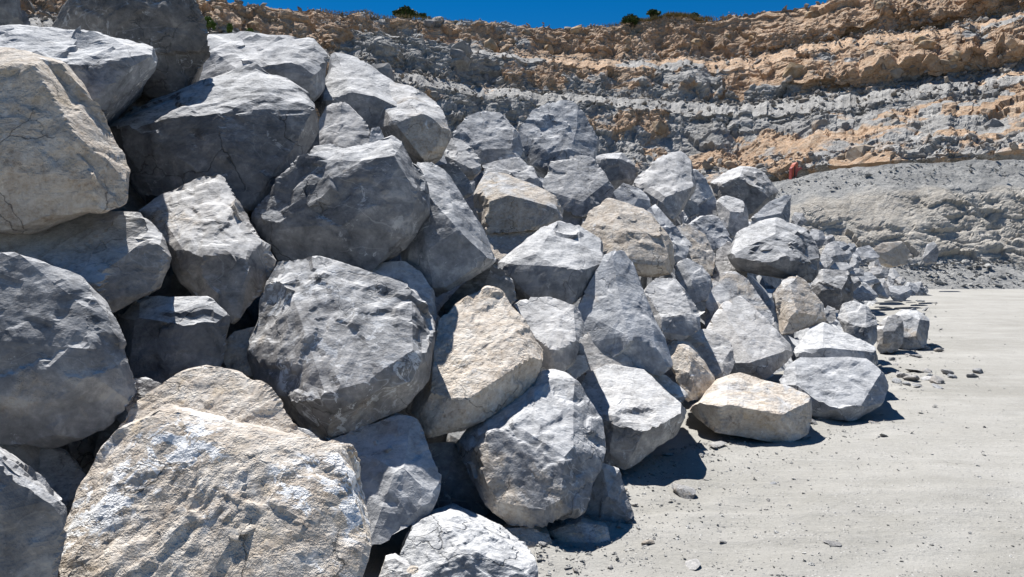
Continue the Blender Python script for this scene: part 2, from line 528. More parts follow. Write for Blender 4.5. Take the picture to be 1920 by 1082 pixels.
for k in range(len(prof) - 1):
    n = prof[k][2]
    for j in range(n):
        w = j / n
        rows_y.append(prof[k][0] * (1 - w) + prof[k + 1][0] * w)
        rows_z.append(prof[k][1] * (1 - w) + prof[k + 1][1] * w)
        lev.append(k + w)
rows_y.append(prof[-1][0]); rows_z.append(prof[-1][1]); lev.append(len(prof) - 1)
WY, WZ = np.array(rows_y), np.array(rows_z)
LEV = np.repeat(np.array(lev)[:, None], NU, 1)
NV = len(WY)
WX = (u[None, :] - CX) / F * WY
W = np.stack([WX, WY, WZ], -1)
du = np.gradient(W, axis=1); dv = np.gradient(W, axis=0)
N = np.cross(du, dv)
N /= np.linalg.norm(N, axis=-1)[..., None] + 1e-9
P = W.reshape(-1, 3)
Nf = N.reshape(-1, 3)
steep = np.clip(1.25 - np.abs(Nf[:, 2]), 0.25, 1)
warp = P + 0.55 * vnoise3(P * 0.45)
c1, o1, f1, f2 = cells(warp / (6.0, 6.0, 4.6), 1)
c2, o2, g1, g2 = cells((warp + 0.25 * vnoise3(P * 1.3)) / (1.5, 1.5, 1.25), 2)
c3, o3, h1, h2 = cells(warp / (0.55, 0.55, 0.42), 3)
tiltv = (c1[:, 1:4] - 0.5)
rw = rot3(np.random.RandomState(3))


def hash2(a, b, k):
    h = (a * 73856093) ^ (b * 19349663) ^ (k * 83492791)
    h = (h ^ (h >> 13)) * 1274126177 & 0x7fffffff
    return ((h ^ (h >> 15)) & 0xffff) / 65535.0


def beds(q, w, h, k):
    """bedded rock: rows of blocks between bedding planes and upright joints"""
    z = q[:, 2] - 0.05 * q[:, 0]
    s_ = q[:, 0] + 0.55 * q[:, 1]
    row = np.floor(z / h).astype(np.int64)
    ww = w * (0.55 + 0.9 * hash2(row, row * 0, k))
    cf = s_ / ww + 31 * hash2(row, row * 0 + 3, k)
    colm = np.floor(cf).astype(np.int64)
    lx, lz = cf - colm - 0.5, z / h - row - 0.5
    r = [hash2(row, colm, k + 7 * j) for j in range(1, 5)]
    groove = 0.45 * np.exp(-((0.5 - np.abs(lx)) * ww / 0.14) ** 2) + 0.9 * np.exp(-((0.5 - np.abs(lz)) * h / 0.12) ** 2)
    return (r[0] - 0.5) + lx * (r[1] - 0.5) + lz * (r[2] - 0.5) * 0.6, groove, r[3]


wq = P + 0.42 * vnoise3(P * 0.4) + 0.16 * vnoise3(P * 1.7)
bd1, gr1, br1 = beds(wq, 3.4, 2.3, 1)
bd2, gr2, br2 = beds(wq, 1.15, 0.75, 2)
broken = sstep(-0.15, 0.25, fbm(P * 0.11 + 40, 3))          # where the beds are shattered
frac = 0.55 + 0.45 * broken
disp = (c1[:, 0] - 0.5) * 1.2 + np.einsum('ij,ij->i', o1, tiltv) * 1.1 + 0.3 * lnoise(warp @ rw / 3.0)
disp += (1 - 0.6 * broken) * (1.1 * bd1 - 0.16 * gr1) + 0.30 * bd2 - 0.06 * gr2
disp += frac * ((c2[:, 0] - 0.5) * 0.55 + np.einsum('ij,ij->i', o2, c2[:, 1:4] - 0.5) * 0.95 + (c3[:, 0] - 0.5) * 0.24 + np.einsum('ij,ij->i', o3, c3[:, 1:4] - 0.5) * 0.34)
disp -= frac * 0.12 * np.exp(-((g2 - g1) / 0.05) ** 2)
disp += 0.12 * fbm(P * 1.1, 3) + (0.7 + 0.6 * sstep(1250, 1500, np.repeat(u[None, :], NV, 0).ravel())) * 0.45 * fbm(P * 0.2 + 70, 2)
lev_f = LEV.ravel()
ledge = sstep(4.75, 5.15, lev_f) * (1 - sstep(6.5, 7.2, lev_f)) + sstep(9.75, 10.15, lev_f) * (1 - sstep(11.4, 12.1, lev_f))
shape_w = W.reshape(-1, 3) + Nf * (disp * steep * (1 - 0.55 * ledge))[:, None]
uu = np.repeat(u[None, :], NV, 0).ravel()
top = sstep(9.6, 11.2, lev_f + 0.7 * fbm(P * 0.12, 3))
mid_tan = sstep(6.8, 8, lev_f) * 0.30 * sstep(900, 1050, uu)
rt = sstep(1250, 1500, uu) * 0.30
grey_up = 0.45 * sstep(0.0, 0.4, fbm(P @ np.array([[1, 0, .5], [0, 1, 0], [-.5, 0, 1]]) * (0.07, 0.1, 0.2) + 5, 3)) * sstep(1300, 1400, uu)
leftbrown = 0.7 * (1 - sstep(560, 720, uu)) * sstep(5.2, 7.5, lev_f)
ochre = 0.08 + (0.36 + 0.24 * sstep(820, 980, uu)) * top + mid_tan + rt + leftbrown - grey_up + (c1[:, 2] > 0.62) * 0.36 + (br1 - 0.5) * 0.42 + (c2[:, 3] - 0.5) * 0.34 - 0.30 * ledge + 0.42 * fbm(P * (0.09, 0.09, 0.16) + 11, 3)
tone = np.clip(0.52 + 0.06 * ledge + (br1 - 0.5) * 0.25 + (br2 - 0.5) * 0.35 + (c2[:, 2] - 0.5) * 0.25 + (c3[:, 1] - 0.5) * 0.3, 0, 1)
face_obj = link('quarry_face', mesh_np('quarry_face', shape_w, grid_faces(NU, NV), smooth=False, attrs={'ochre': np.clip(ochre, 0, 1), 'tone': tone}),
                WALL, kind='structure')

# the bank of dusty rock and gravel in front of the benches
bu = np.linspace(1250, 2500, 460)
bn = 120
crest_y = np.interp(bu, [1250, 1420, 1480, 1540, 1600, 1680, 1750, 1920, 2500], [352, 346, 336, 322, 313, 308, 305, 299, 285])
bj = np.stack([bu * 0.02, bu * 0, bu * 0], 1)
crest_y = crest_y + 3 * fbm(bj * 0.7, 2)
base_d = 41.0 + 0.5 * fbm(bj * 0.25 + 3, 2)
pr = [(base_d - 1.5, -0.3 + 0 * bu), (base_d, 0.02 + 0 * bu), (base_d + 2.0, 1.0 + 0.2 * fbm(bj * 0.6 + 50, 2)), (base_d + 2.6, 1.6 + 0.25 * fbm(bj * 0.6 + 70, 2)),
      (base_d + 6.6, None), (base_d + 10.0, None), (base_d + 13, None), (base_d + 24, None)]
cz = EYE + (HZ - crest_y) / F * (base_d + 10.0)
pr[4] = (pr[4][0], cz * 0.70); pr[5] = (pr[5][0], cz); pr[6] = (pr[6][0], cz - 0.2); pr[7] = (pr[7][0], cz - 2.0)
cnt = [4, 14, 12, 60, 40, 8, 8]
by_, bz_, bl = [], [], []
for k, n in enumerate(cnt):
    for j in range(n):
        w = j / n
        by_.append(pr[k][0] * (1 - w) + pr[k + 1][0] * w); bz_.append(pr[k][1] * (1 - w) + pr[k + 1][1] * w); bl.append(k + w)
by_.append(pr[-1][0]); bz_.append(pr[-1][1]); bl.append(7)
by_, bz_ = np.array(by_), np.array(bz_)
bw = np.stack([(bu[None, :] - CX) / F * by_, by_, bz_], -1)
nb = np.cross(np.gradient(bw, axis=1), np.gradient(bw, axis=0)); nb /= np.linalg.norm(nb, axis=-1)[..., None] + 1e-9
pb, nb = bw.reshape(-1, 3), nb.reshape(-1, 3)
blf = np.repeat(np.array(bl)[:, None], len(bu), 1).ravel()
ubf = np.repeat(bu[None, :], len(by_), 0).ravel()
wb = pb + 0.4 * vnoise3(pb * 0.6)
k1, q1, e1, e2 = cells(wb / (2.2, 2.2, 1.1), 11)
k2, q2, e3, e4 = cells(wb / (0.8, 0.8, 0.42), 12)
rocky = sstep(2.2, 2.7, blf) * (1 - sstep(3.2, 4.3, blf + 0.9 * fbm(pb * 0.2, 3)))
bq = pb + 0.3 * vnoise3(pb * 0.5) + 0.12 * vnoise3(pb * 2.0)
bk1, bg1, _r = beds(bq, 2.2, 0.7, 31)
bk2, bg2, _r = beds(bq, 0.8, 0.28, 32)
db = rocky * (0.45 * bk1 - 0.10 * bg1 + 0.16 * bk2 - 0.04 * bg2) + 0.10 * rocky * ((k1[:, 0] - 0.5) * 1.0 + np.einsum('ij,ij->i', q1, k1[:, 1:4] - 0.5) * 0.8 + (k2[:, 0] - 0.5) * 0.45 - 0.3 * np.exp(-((e2 - e1) / 0.06) ** 2))
gully = fbm(np.stack([pb[:, 0] * 0.28 + 0.25 * pb[:, 2], pb[:, 2] * 0.22, pb[:, 1] * 0.1], 1), 4)
db += 0.03 * gully * sstep(3.0, 4.0, blf) * (1 - sstep(4.3, 4.9, blf)) + 0.07 * fbm(pb * 0.7, 4, 0.5) + 0.025 * lnoise(pb * 1.7) + 0.02 * lnoise(pb * 4.0) + 0.03 * (k2[:, 1] - 0.5)
db *= sstep(0.9, 1.6, blf) * 0.9 + 0.1
pb2 = pb + nb * db[:, None]
dark = sstep(4.0, 4.35, blf + 0.35 * fbm(pb * 0.25 + 8, 3))
b_och = np.clip(0.46 + 0.34 * sstep(2.6, 3.4, blf) - 0.6 * dark - 0.35 * (blf < 2.3) + 0.25 * (k1[:, 3] - 0.5) * rocky, 0, 1)
b_ton = np.clip(0.95 - 0.40 * dark - 0.35 * (blf < 2.3) + 0.3 * (k1[:, 2] - 0.5) * rocky + 0.2 * (k2[:, 2] - 0.5), 0, 1)
link('gravel_bank', mesh_np('gravel_bank', pb2, grid_faces(len(bu), len(by_)), smooth=False, attrs={'ochre': b_och, 'tone': b_ton}), GRAVEL, kind='structure')


# ------------------------------------------------------------------ boulders
def hull_planes(pts, merge=0.0):
    """centre, corners and face planes of the convex hull; faces closer than merge (degrees) become one flat facet"""
    bm = bmesh.new()
    for p in pts:
        bm.verts.new(p)
    bmesh.ops.convex_hull(bm, input=bm.verts[:])
    bm.normal_update()
    vv = {v for f in bm.faces for v in f.verts}
    c = np.mean([v.co[:] for v in vv], axis=0)
    fc = []
    for f in bm.faces:
        n = np.array(f.normal[:]); d = float(n @ (np.array(f.verts[0].co[:]) - c))
        if d < 0:
            n, d = -n, -d
        fc.append((f.calc_area(), n, d, np.array(f.calc_center_median()[:]) - c))
    hv = np.array([v.co[:] for v in vv]) - c
    bm.free()
    fc.sort(key=lambda t: -t[0])
    cl = []
    lim = math.cos(math.radians(max(merge, 1.0)))
    for ar, n, d, m in fc:
        best = max(cl, key=lambda q: q[0] @ n, default=None)
        if best is not None and best[0] @ n > lim:
            best[1].append((ar, n, m))
        else:
            cl.append((n, [(ar, n, m)]))
    N_, D_ = [], []
    for _, mem in cl:
        w = np.array([x[0] for x in mem])
        n = (np.array([x[1] for x in mem]) * w[:, None]).sum(0)
        n /= np.linalg.norm(n)
        off = (np.array([x[2] for x in mem]) @ n)
        N_.append(n); D_.append(max(0.25 * (off * w).sum() / w.sum() + 0.75 * (hv @ n).max(), 1e-3))
    return c, hv, np.array(N_), np.array(D_)


def carve(hv, n, d, rs, level, p=320, chips=7, chip=0.05, scoops=3, rough=1.0, plates=1.0, bites=3):
    """a rock: the convex body of the planes, its corners chipped, its faces broken, scooped and pitted"""
    size = float(np.mean(hv.max(0) - hv.min(0))) / 2
    for k in range(chips):
        v = hv[rs.randint(len(hv))]
        q = v / (np.linalg.norm(v) + 1e-9) + rs.normal(0, 0.45, 3)
        q /= np.linalg.norm(q)
        sup = (hv @ q).max()
        n = np.vstack([n, q]); d = np.append(d, max(sup * (1 - rs.uniform(0.3, 1.0) * chip * 2), 1e-3))
    base, faces = ico(level)
    ext = (hv.max(0) - hv.min(0)) / 2
    dr = base * ext
    dr /= np.linalg.norm(dr, axis=1)[:, None]
    q = np.maximum(dr @ n.T, 0) / d
    m = q.max(1)
    w = (q / m[:, None]) ** p
    edge = np.exp(-(1 - np.partition(q, -2, axis=1)[:, -2] / m) / 0.02)
    r = 1.0 / (m * w.sum(1) ** (1.0 / p))
    nrm = w @ n
    nrm /= np.linalg.norm(nrm, axis=1)[:, None]
    # stepped notches where blocks have broken away
    for k in range(bites):
        u0 = hv[rs.randint(len(hv))]
        u0 = u0 / np.linalg.norm(u0)
        pa = u0 + rs.normal(0, 0.55, 3); pa /= np.linalg.norm(pa)
        pb_ = np.cross(pa, rs.normal(size=3)); pb_ /= np.linalg.norm(pb_)
        if pb_ @ u0 < 0:
            pb_ = -pb_
        pb_ = pb_ + 0.25 * pa; pb_ /= np.linalg.norm(pb_)
        x = dr * r[:, None]
        xa, xb = x @ pa, x @ pb_
        da, db_ = xa.max() * rs.uniform(0.84, 0.95), xb.max() * rs.uniform(0.25, 0.75)
        hit = (xa > da) & (xb > db_)
        tt = np.maximum(da / np.maximum(dr @ pa, 1e-6), db_ / np.maximum(dr @ pb_, 1e-6))
        r = np.where(hit, np.maximum(np.minimum(r, tt), 0.86 * r), r)
    v = dr * r[:, None]
    e0, e1 = faces.ravel(), np.roll(faces, -1, axis=1).ravel()
    cnt_n = np.bincount(e0, minlength=len(v))
    # move the vertices nearest to an edge of the block onto it, so that edges run clean
    gap = np.bincount(e0, weights=np.linalg.norm(v[e0] - v[e1], axis=1), minlength=len(v)) / cnt_n
    rows = np.arange(len(v))
    ia = q.argmax(1)
    q2 = q.copy(); q2[rows, ia] = -1
    ib = q2.argmax(1)
    na, nb_ = n[ia], n[ib]
    gg = np.einsum('ij,ij->i', na, nb_)
    eb = d[ib] - np.einsum('ij,ij->i', nb_, v)
    beta = eb / np.maximum(1 - gg * gg, 1e-3)
    ok0 = np.abs(np.einsum('ij,ij->i', na, v) - d[ia]) < 1e-3 * size
    dl = beta[:, None] * (nb_ - gg[:, None] * na)
    ok = (np.linalg.norm(dl, axis=1) < 0.62 * gap) & (gg < 0.995) & ok0
    v[ok] += dl[ok]
    for k in range(scoops):
        i = rs.randint(len(v))
        R = rs.uniform(0.8, 1.8) * size
        c = v[i] + nrm[i] * (R - rs.uniform(0.025, 0.06) * size)
        off = v - c + 0.10 * size * vnoise3(v / size * 2.5 + 5 * k, 2)
        L = np.linalg.norm(off, axis=1)
        inside = L < R
        v[inside] = c + off[inside] / L[inside, None] * R
    org = rs.uniform(-50, 50, 3)
    pw = v / size + org
    wv = vnoise3(pw * 2.6, 3)
    disp = 0.004 * fbm(pw * 1.4, 2)
    for frq, amp, wrp in ((1.2, 0.016, 0.03), (2.7, 0.008, 0.03), (6.5, 0.0045, 0.03), (15.0, 0.003, 0.02)):
        disp += plates * amp * lnoise((pw + wv * wrp) @ rot3(rs) * frq)
    # facets and ledges where plates have split off
    for cnt_, step, tilt, wrp in ((14, 0.007, 0.028, 0.10), (70, 0.0045, 0.038, 0.06), (260, 0.0025, 0.05, 0.03)):
        seeds = v[rs.randint(len(v), size=cnt_)] / size
        x = v / size + wv * wrp
        best = np.full(len(v), 1e9); idx = np.zeros(len(v), int)
        for j, sd in enumerate(seeds):
            e = x - sd
            dd = np.einsum('ij,ij->i', e, e)
            mm = dd < best
            best[mm] = dd[mm]; idx[mm] = j
        gg = rs.normal(0, tilt, (cnt_, 3))
        disp += plates * ((rs.uniform(-1, 1, cnt_) * step)[idx] + np.einsum('ij,ij->i', x - seeds[idx], gg[idx]))
    ax = rs.normal(size=3); ax /= np.linalg.norm(ax)
    st = pw + (pw @ ax)[:, None] * ax * 5.0
    disp += 0.0065 * rough * lnoise(st * 2.0 + 0.7 * wv) + 0.004 * rough * lnoise(st * 5.0 + 0.9 * wv)
    disp += 0.0032 * rough * fbm(pw * 8.0, 4, 0.6) - 0.012 * max(rough - 1.0, 0) * np.maximum(fbm(pw * 3.6 + 9, 4), 0) ** 1.5
    # broken edges
    chipn = np.maximum(lnoise(pw @ rot3(rs) * 7.0 + 0.4 * wv) + 0.15, 0) + np.maximum(lnoise(pw @ rot3(rs) * 15.0), 0) * 0.5
    disp -= edge * 0.014 * chipn
    disp = 0.5 * disp + 0.5 * np.bincount(e0, weights=disp[e1], minlength=len(v)) / cnt_n
    disp += 0.0022 * lnoise(pw @ rot3(rs) * 16.0)
    v = v + nrm * (disp * 0.9 * size)[:, None]
    return v, faces


N_B = [0]
PILE = 'limestone boulders heaped beside the quarry yard'


def boulder(label, d, outline, inner=(), lean=0.8, tan=0.0, val=0.5, vein=0.8, th=0.95, p=500, chips=9, chip=0.03, scoops=2, rough=1.0,
            plates=1.0, spots=(), name='boulder', group=PILE, category='boulder', level=None, merge=19, bites=3):
    """outline and ridge points are pixels of the photograph; lean says how far the stone leans back over its height"""
    N_B[0] += 1
    rs = np.random.RandomState(100 + N_B[0])
    o = np.array(outline, float)
    ytop, ybot = o[:, 1].min(), o[:, 1].max()
    H = (ybot - ytop) / F * d
    Wd = (o[:, 0].max() - o[:, 0].min()) / F * d

    def dz(y):
        return lean * H * (ybot - y) / (ybot - ytop)
    pts = [at(x, y, d + dz(y)) for x, y in outline]
    pts += [at(x, y, d + dz(y) - b * H) for x, y, b in inner]
    cxy = o.mean(0)
    T = th * 0.5 * (H + Wd)
    for x, y in outline:
        x2, y2 = cxy[0] + (x - cxy[0]) * 0.80, cxy[1] + (y - cxy[1]) * 0.80
        q = at(x2, y2, d + dz(y))
        s_ = (d + dz(y) + T * (0.75 + 0.35 * rs.rand())) / (d + dz(y))
        q = np.array([q[0] * s_, q[1] * s_, q[2] - 0.10 * T])
        pts.append(q)
    for q in pts:
        q[2] = max(q[2], -0.10)
    c, hv, n, dd = hull_planes(pts, merge)
    px = max(o[:, 0].max() - o[:, 0].min(), ybot - ytop)
    if level is None:
        level = 6 if px > 270 else 5 if px > 75 else 4 if px > 30 else 3
    v, f = carve(hv, n, dd, rs, level, p, chips, chip, scoops, rough, plates, bites)
    crust = np.zeros(len(v))
    for (sx, sy, rad, amt) in spots:
        ray = at(sx, sy, 1.0) - (0, 0, EYE)
        w3 = v + c - (0, 0, EYE)
        miss = np.linalg.norm(w3 / w3[:, 1:2] - ray, axis=1) * F + 6 * (w3[:, 1] - d)
        k = int(np.argmin(miss))
        crust += amt * np.exp(-((v - v[k]) ** 2).sum(1) / (rad / F * d) ** 2)
    me = mesh_np(name, v, f, smooth=False, attrs={'crust': crust})
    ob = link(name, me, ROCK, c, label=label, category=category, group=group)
    ob.color = (tan, val, vein, 1)
    return ob


B = boulder
# foreground, from the left
B('big cream foreground boulder crusted with white streaks, cut by the bottom edge', 2.85,
  [(92, 1060), (128, 970), (188, 848), (235, 800), (310, 764), (400, 774), (480, 800), (548, 830), (640, 852), (692, 880), (717, 935), (702, 1010), (668, 1080), (650, 1200), (400, 1330), (110, 1230)],
  [(320, 830, .08), (460, 850, .10), (600, 900, .08), (420, 1000, .06)],
  lean=0.75, tan=0.7, val=0.56, vein=1.75, p=140, rough=2.2, scoops=3, th=0.5)
B('cream and yellow boulder just behind the white-streaked foreground boulder', 3.55,
  [(195, 850), (250, 762), (330, 703), (390, 686), (450, 692), (500, 730), (546, 796), (566, 850), (500, 930), (300, 930)],
  [(330, 760, .05), (450, 770, .08)], lean=0.9, tan=0.75, val=0.56, vein=0.8, p=140, rough=1.3, th=0.6)
B('smooth grey shaded stone below the large dark boulder at the left edge', 3.9,
  [(-120, 840), (0, 829), (70, 832), (130, 855), (162, 886), (150, 960), (60, 1010), (-120, 980)], [(60, 880, .1)], lean=0.9, val=0.46, vein=0.3)
B('grey slab with a bright diagonal edge in the bottom left corner', 2.95,
  [(-160, 800), (-20, 832), (50, 895), (118, 955), (102, 1010), (98, 1082), (60, 1230), (-160, 1250)], [(20, 900, .06), (0, 1000, .08)], lean=0.05, val=0.38, vein=0.3, th=0.8)
B('large dark grey boulder at the left edge with a mud-stained underside', 3.8,
  [(-180, 520), (-120, 483), (0, 481), (60, 486), (150, 520), (188, 547), (212, 585), (228, 645), (245, 700), (255, 740), (215, 790), (150, 822), (110, 843), (40, 840), (-20, 826), (-150, 800)],
  [(60, 640, .16), (150, 660, .15), (190, 690, .15), (80, 760, .13), (-60, 640, .15)], bites=0, lean=0.28, val=0.36, vein=0.5, th=0.75, spots=[(60, 770, 110, .40), (160, 780, 80, .38)])
B('blue-grey slab wedged under the tan boulder at the left', 4.7,
  [(-120, 500), (0, 452), (90, 412), (180, 394), (260, 400), (305, 438), (325, 482), (310, 530), (262, 560), (215, 586), (150, 562), (0, 540)],
  [(60, 512, .28), (190, 542, .32), (300, 470, .22)], lean=0.75, val=0.42, vein=0.5, spots=[(270, 540, 50, .3)])
B('tan weathered boulder with a pale flat top at the left edge', 4.6,
  [(-180, 300), (-100, 100), (-30, 90), (40, 92), (78, 112), (112, 111), (150, 146), (190, 215), (236, 292), (246, 332), (236, 370), (180, 392), (120, 412), (60, 431), (0, 433), (-120, 420)],
  [(-60, 140, .34), (20, 130, .36), (108, 118, .30), (150, 200, .25), (200, 330, .15), (60, 330, .2), (-60, 330, .2)],
  lean=0.55, tan=0.72, val=0.52, vein=0.75, p=140, rough=1.2, th=0.8)
B('pale flat slab with a pointed overhanging tip at the top left', 5.75,
  [(-120, 110), (-80, 56), (0, 48), (50, 45), (110, 54), (190, 58), (240, 78), (300, 95), (298, 110), (262, 150), (202, 206), (172, 185), (60, 190), (-80, 170)],
  [(296, 106, .25), (225, 113, .42), (155, 128, .45), (0, 110, .42)], merge=11, chips=4, lean=1.1, val=0.50, vein=1.0, spots=[(220, 160, 50, .2)])
B('large dark boulder with white scratches, topmost at the left', 7.0,
  [(100, 48), (116, 18), (140, -30), (250, -62), (340, -32), (366, 5), (386, 50), (389, 95), (371, 150), (346, 186), (320, 191), (270, 172), (215, 140), (150, 92)],
  [(300, 20, .18), (200, 10, .15), (330, 110, .16), (250, 90, .17)], merge=11, chips=4, lean=0.05, val=0.22, vein=1.0, p=140)
B('dark boulder cut off by the top left corner', 7.0, [(-120, -60), (20, -60), (40, 8), (38, 44), (0, 50), (-110, 44)], [(0, 10, .15)], lean=0.0, val=0.25, vein=0.2)
B('small grey stone beside the dark corner boulder', 7.4, [(36, 20), (46, 18), (58, 44), (50, 56), (34, 54)], [], lean=0.5, val=0.5)
B('grey wedge between the overhanging slab and the dark scratched boulder', 7.3, [(200, 208), (238, 166), (262, 162), (320, 184), (345, 200), (320, 222), (230, 225)], [(260, 195, .1)], lean=0.4, val=0.47)
# upper left
B('boulder with layered, rippled top below the skyline', 8.3,
  [(360, 150), (385, 62), (402, 57), (450, 62), (500, 84), (540, 80), (585, 75), (606, 92), (613, 128), (605, 166), (589, 186), (540, 200), (400, 200)],
  [(420, 150, .3), (495, 128, .40), (575, 112, .40), (600, 140, .25)], lean=1.1, val=0.49, vein=0.5, rough=2.2)
B('big boulder with a bright flat top and dark front, left of centre', 6.2,
  [(198, 240), (230, 212), (350, 193), (402, 158), (440, 130), (480, 124), (522, 140), (570, 163), (592, 188), (602, 240), (572, 282), (560, 312), (520, 352), (490, 386), (470, 396), (420, 380), (350, 368), (262, 366), (238, 330)],
  [(215, 235, .42), (350, 222, .44), (440, 208, .42), (500, 176, .33), (590, 200, .25), (540, 290, .18), (470, 380, .1)], merge=11, chips=4, lean=0.85, val=0.27, vein=0.7)
B('small rounded boulder half in shadow behind the dark-fronted boulder', 7.8, [(598, 225), (615, 194), (650, 194), (682, 220), (696, 260), (692, 286), (640, 310), (600, 300)], [(640, 240, .15)], lean=1.0, val=0.5)
B('sunlit slab with a ribbed crest, behind the rounded shaded boulder', 8.8,
  [(590, 192), (612, 135), (624, 100), (660, 105), (700, 130), (742, 160), (762, 205), (742, 236), (716, 253), (680, 240), (620, 240)],
  [(606, 192, .40), (660, 172, .52), (712, 184, .45), (758, 212, .22)], merge=11, chips=4, lean=1.15, val=0.4, vein=0.8, rough=1.5)
B('boulder with a snow-bright top and brownish front, right of the ribbed slab', 8.5,
  [(690, 160), (725, 152), (765, 160), (802, 180), (830, 210), (846, 252), (832, 290), (800, 303), (770, 287), (735, 262), (700, 240)],
  [(740, 232, .46), (792, 214, .46), (842, 240, .22)], merge=11, chips=4, lean=1.1, tan=0.2, val=0.51, spots=[(800, 255, 50, .35)])
B('pale lump in the gap above the large dark central boulder', 7.3, [(558, 318), (590, 276), (620, 270), (664, 290), (650, 320), (590, 340)], [(610, 300, .2)], lean=1.0, val=0.52)
B('small pale stone behind the peak of the dark central boulder', 7.9, [(690, 275), (696, 240), (712, 236), (722, 262), (714, 290)], [], lean=0.7, val=0.52)
# centre, upper
B('grey rough boulder with a notched peak, left of centre', 5.15,
  [(258, 396), (285, 376), (345, 345), (385, 326), (411, 325), (430, 345), (446, 372), (482, 432), (515, 496), (502, 545), (445, 605), (415, 600), (370, 560), (325, 475), (300, 442)],
  [(330, 470, .20), (390, 490, .26), (440, 480, .24), (510, 498, .12), (300, 400, .12)], merge=11, chips=4, tan=0.12, lean=0.95, val=0.50, vein=0.4, rough=1.7, spots=[(300, 410, 45, .25)])
B('very large dark grey boulder at the centre with a sharp peak', 5.95,
  [(478, 408), (540, 322), (590, 293), (640, 290), (700, 270), (736, 251), (757, 266), (790, 330), (806, 400), (772, 452), (722, 492), (692, 513), (640, 505), (560, 492), (506, 484), (486, 432)],
  [(640, 302, .16), (690, 300, .22), (740, 290, .25), (775, 360, .25), (760, 440, .14), (640, 420, .22), (520, 440, .12), (500, 412, .12)], merge=11, chips=4, lean=0.35, val=0.33, vein=0.8)
B('tall grey slab with a bright right edge leaning on the central boulder', 6.1,
  [(780, 300), (800, 297), (830, 316), (870, 370), (902, 422), (933, 484), (900, 511), (860, 536), (815, 557), (790, 535), (755, 490), (745, 450), (765, 380)],
  [(785, 340, .18), (820, 385, .24), (860, 430, .26), (915, 485, .16), (800, 470, .2)], merge=11, chips=4, lean=0.55, val=0.44, vein=0.7, rough=1.3)
B('small grey wedge under the dark central boulder', 5.75, [(684, 520), (710, 493), (762, 490), (792, 512), (816, 556), (820, 600), (760, 600), (700, 560)], [(740, 530, .15)], lean=0.7, val=0.5)
B('shaded grey stone behind the gap under the tall grey slab', 6.5, [(820, 590), (868, 532), (930, 490), (960, 520), (968, 560), (930, 610), (860, 620)], [(900, 550, .12)], lean=0.25, val=0.34)
# centre, lower
B('large lit grey block with scarred face at the centre of the foreground', 4.7,
  [(512, 487), (560, 484), (602, 486), (640, 500), (690, 524), (742, 529), (790, 546), (815, 592), (815, 660), (801, 690), (801, 722), (770, 756), (700, 786), (640, 816), (602, 835), (562, 802), (530, 776), (488, 720), (470, 660), (480, 600), (500, 540)],
  [(520, 540, .06), (640, 600, .10), (560, 700, .16), (540, 755, .20), (610, 755, .26), (700, 725, .26), (790, 690, .18), (740, 620, .10)],
  lean=0.55, val=0.42, vein=1.3, rough=1.8, scoops=5, spots=[(490, 640, 30, .5), (690, 760, 40, .45), (610, 800, 40, .4)])
B('cream-coloured lit boulder right of the scarred grey block', 5.02,
  [(812, 612), (850, 576), (900, 552), (926, 543), (962, 577), (1000, 626), (1023, 660), (1016, 702), (962, 746), (902, 786), (850, 816), (802, 826), (770, 782), (780, 740), (800, 700)],
  [(830, 650, .10), (800, 745, .20), (870, 755, .26), (960, 695, .22), (1018, 668, .12), (900, 660, .08)], lean=0.95, tan=0.78, val=0.6, vein=0.6, p=160, rough=1.2)
B('flat-topped grey stone tucked behind the cream boulder', 6.2, [(960, 570), (985, 557), (1040, 558), (1085, 580), (1098, 610), (1086, 642), (1076, 682), (1050, 700), (1016, 690), (990, 640)],
  [(1010, 650, .2), (1040, 660, .25), (1088, 640, .15)], lean=0.9, val=0.52)
B('two-toned boulder with a blocky lit front above small toe stones', 4.62,
  [(850, 832), (880, 792), (940, 742), (1000, 706), (1040, 693), (1072, 702), (1100, 750), (1126, 790), (1134, 832), (1116, 900), (1092, 960), (1060, 986), (1020, 994), (970, 988), (936, 985), (910, 950), (886, 900), (866, 865)],
  [(886, 842, .22), (940, 790, .26), (1000, 765, .28), (1080, 785, .2), (900, 880, .16), (990, 870, .24), (1070, 880, .20), (960, 970, .06), (1050, 970, .06)],
  lean=1.05, tan=0.10, val=0.48, vein=1.0, rough=1.6, spots=[(905, 850, 50, .5), (940, 940, 60, .45), (1020, 960, 50, .2)])
B('shaded stone in the gap left of the two-toned boulder', 5.1, [(785, 835), (850, 828), (892, 900), (922, 962), (890, 985), (820, 985), (785, 920)], [(840, 900, .12)], lean=0.3, val=0.42)
B('grey block with a feathered break below the scarred grey block', 4.15,
  [(603, 838), (650, 815), (700, 795), (750, 778), (786, 790), (802, 842), (826, 910), (816, 952), (780, 982), (720, 1010), (670, 1040), (640, 960), (620, 890)],
  [(700, 850, .12), (760, 850, .12), (720, 930, .12), (805, 930, .08)], lean=0.85, val=0.50, vein=0.5, rough=1.8)
B('blue-grey foreground stone with a ridged crest at the bottom edge', 3.9,
  [(735, 1082), (755, 1048), (772, 986), (830, 965), (872, 975), (940, 1010), (986, 1040), (1006, 1062), (1010, 1095), (960, 1122), (760, 1125)],
  [(800, 1010, .15), (850, 990, .18), (830, 1050, .22), (930, 1050, .20), (985, 1075, .12)], lean=1.0, val=0.51, vein=0.9, rough=2.2)
B('small grey slab against the ridged foreground stone at the bottom edge', 3.72, [(706, 1100), (722, 1050), (742, 1048), (772, 1068), (768, 1110), (712, 1125)], [(735, 1080, .1)], lean=0.7, val=0.5, tan=0.05)
B('tiny orange-tan chip lying on the small slab at the bottom edge', 3.66, [(761, 1072), (770, 1062), (784, 1064), (786, 1072), (774, 1078)], [], lean=0.9, tan=0.9, val=0.55, name='stone', category='stone')
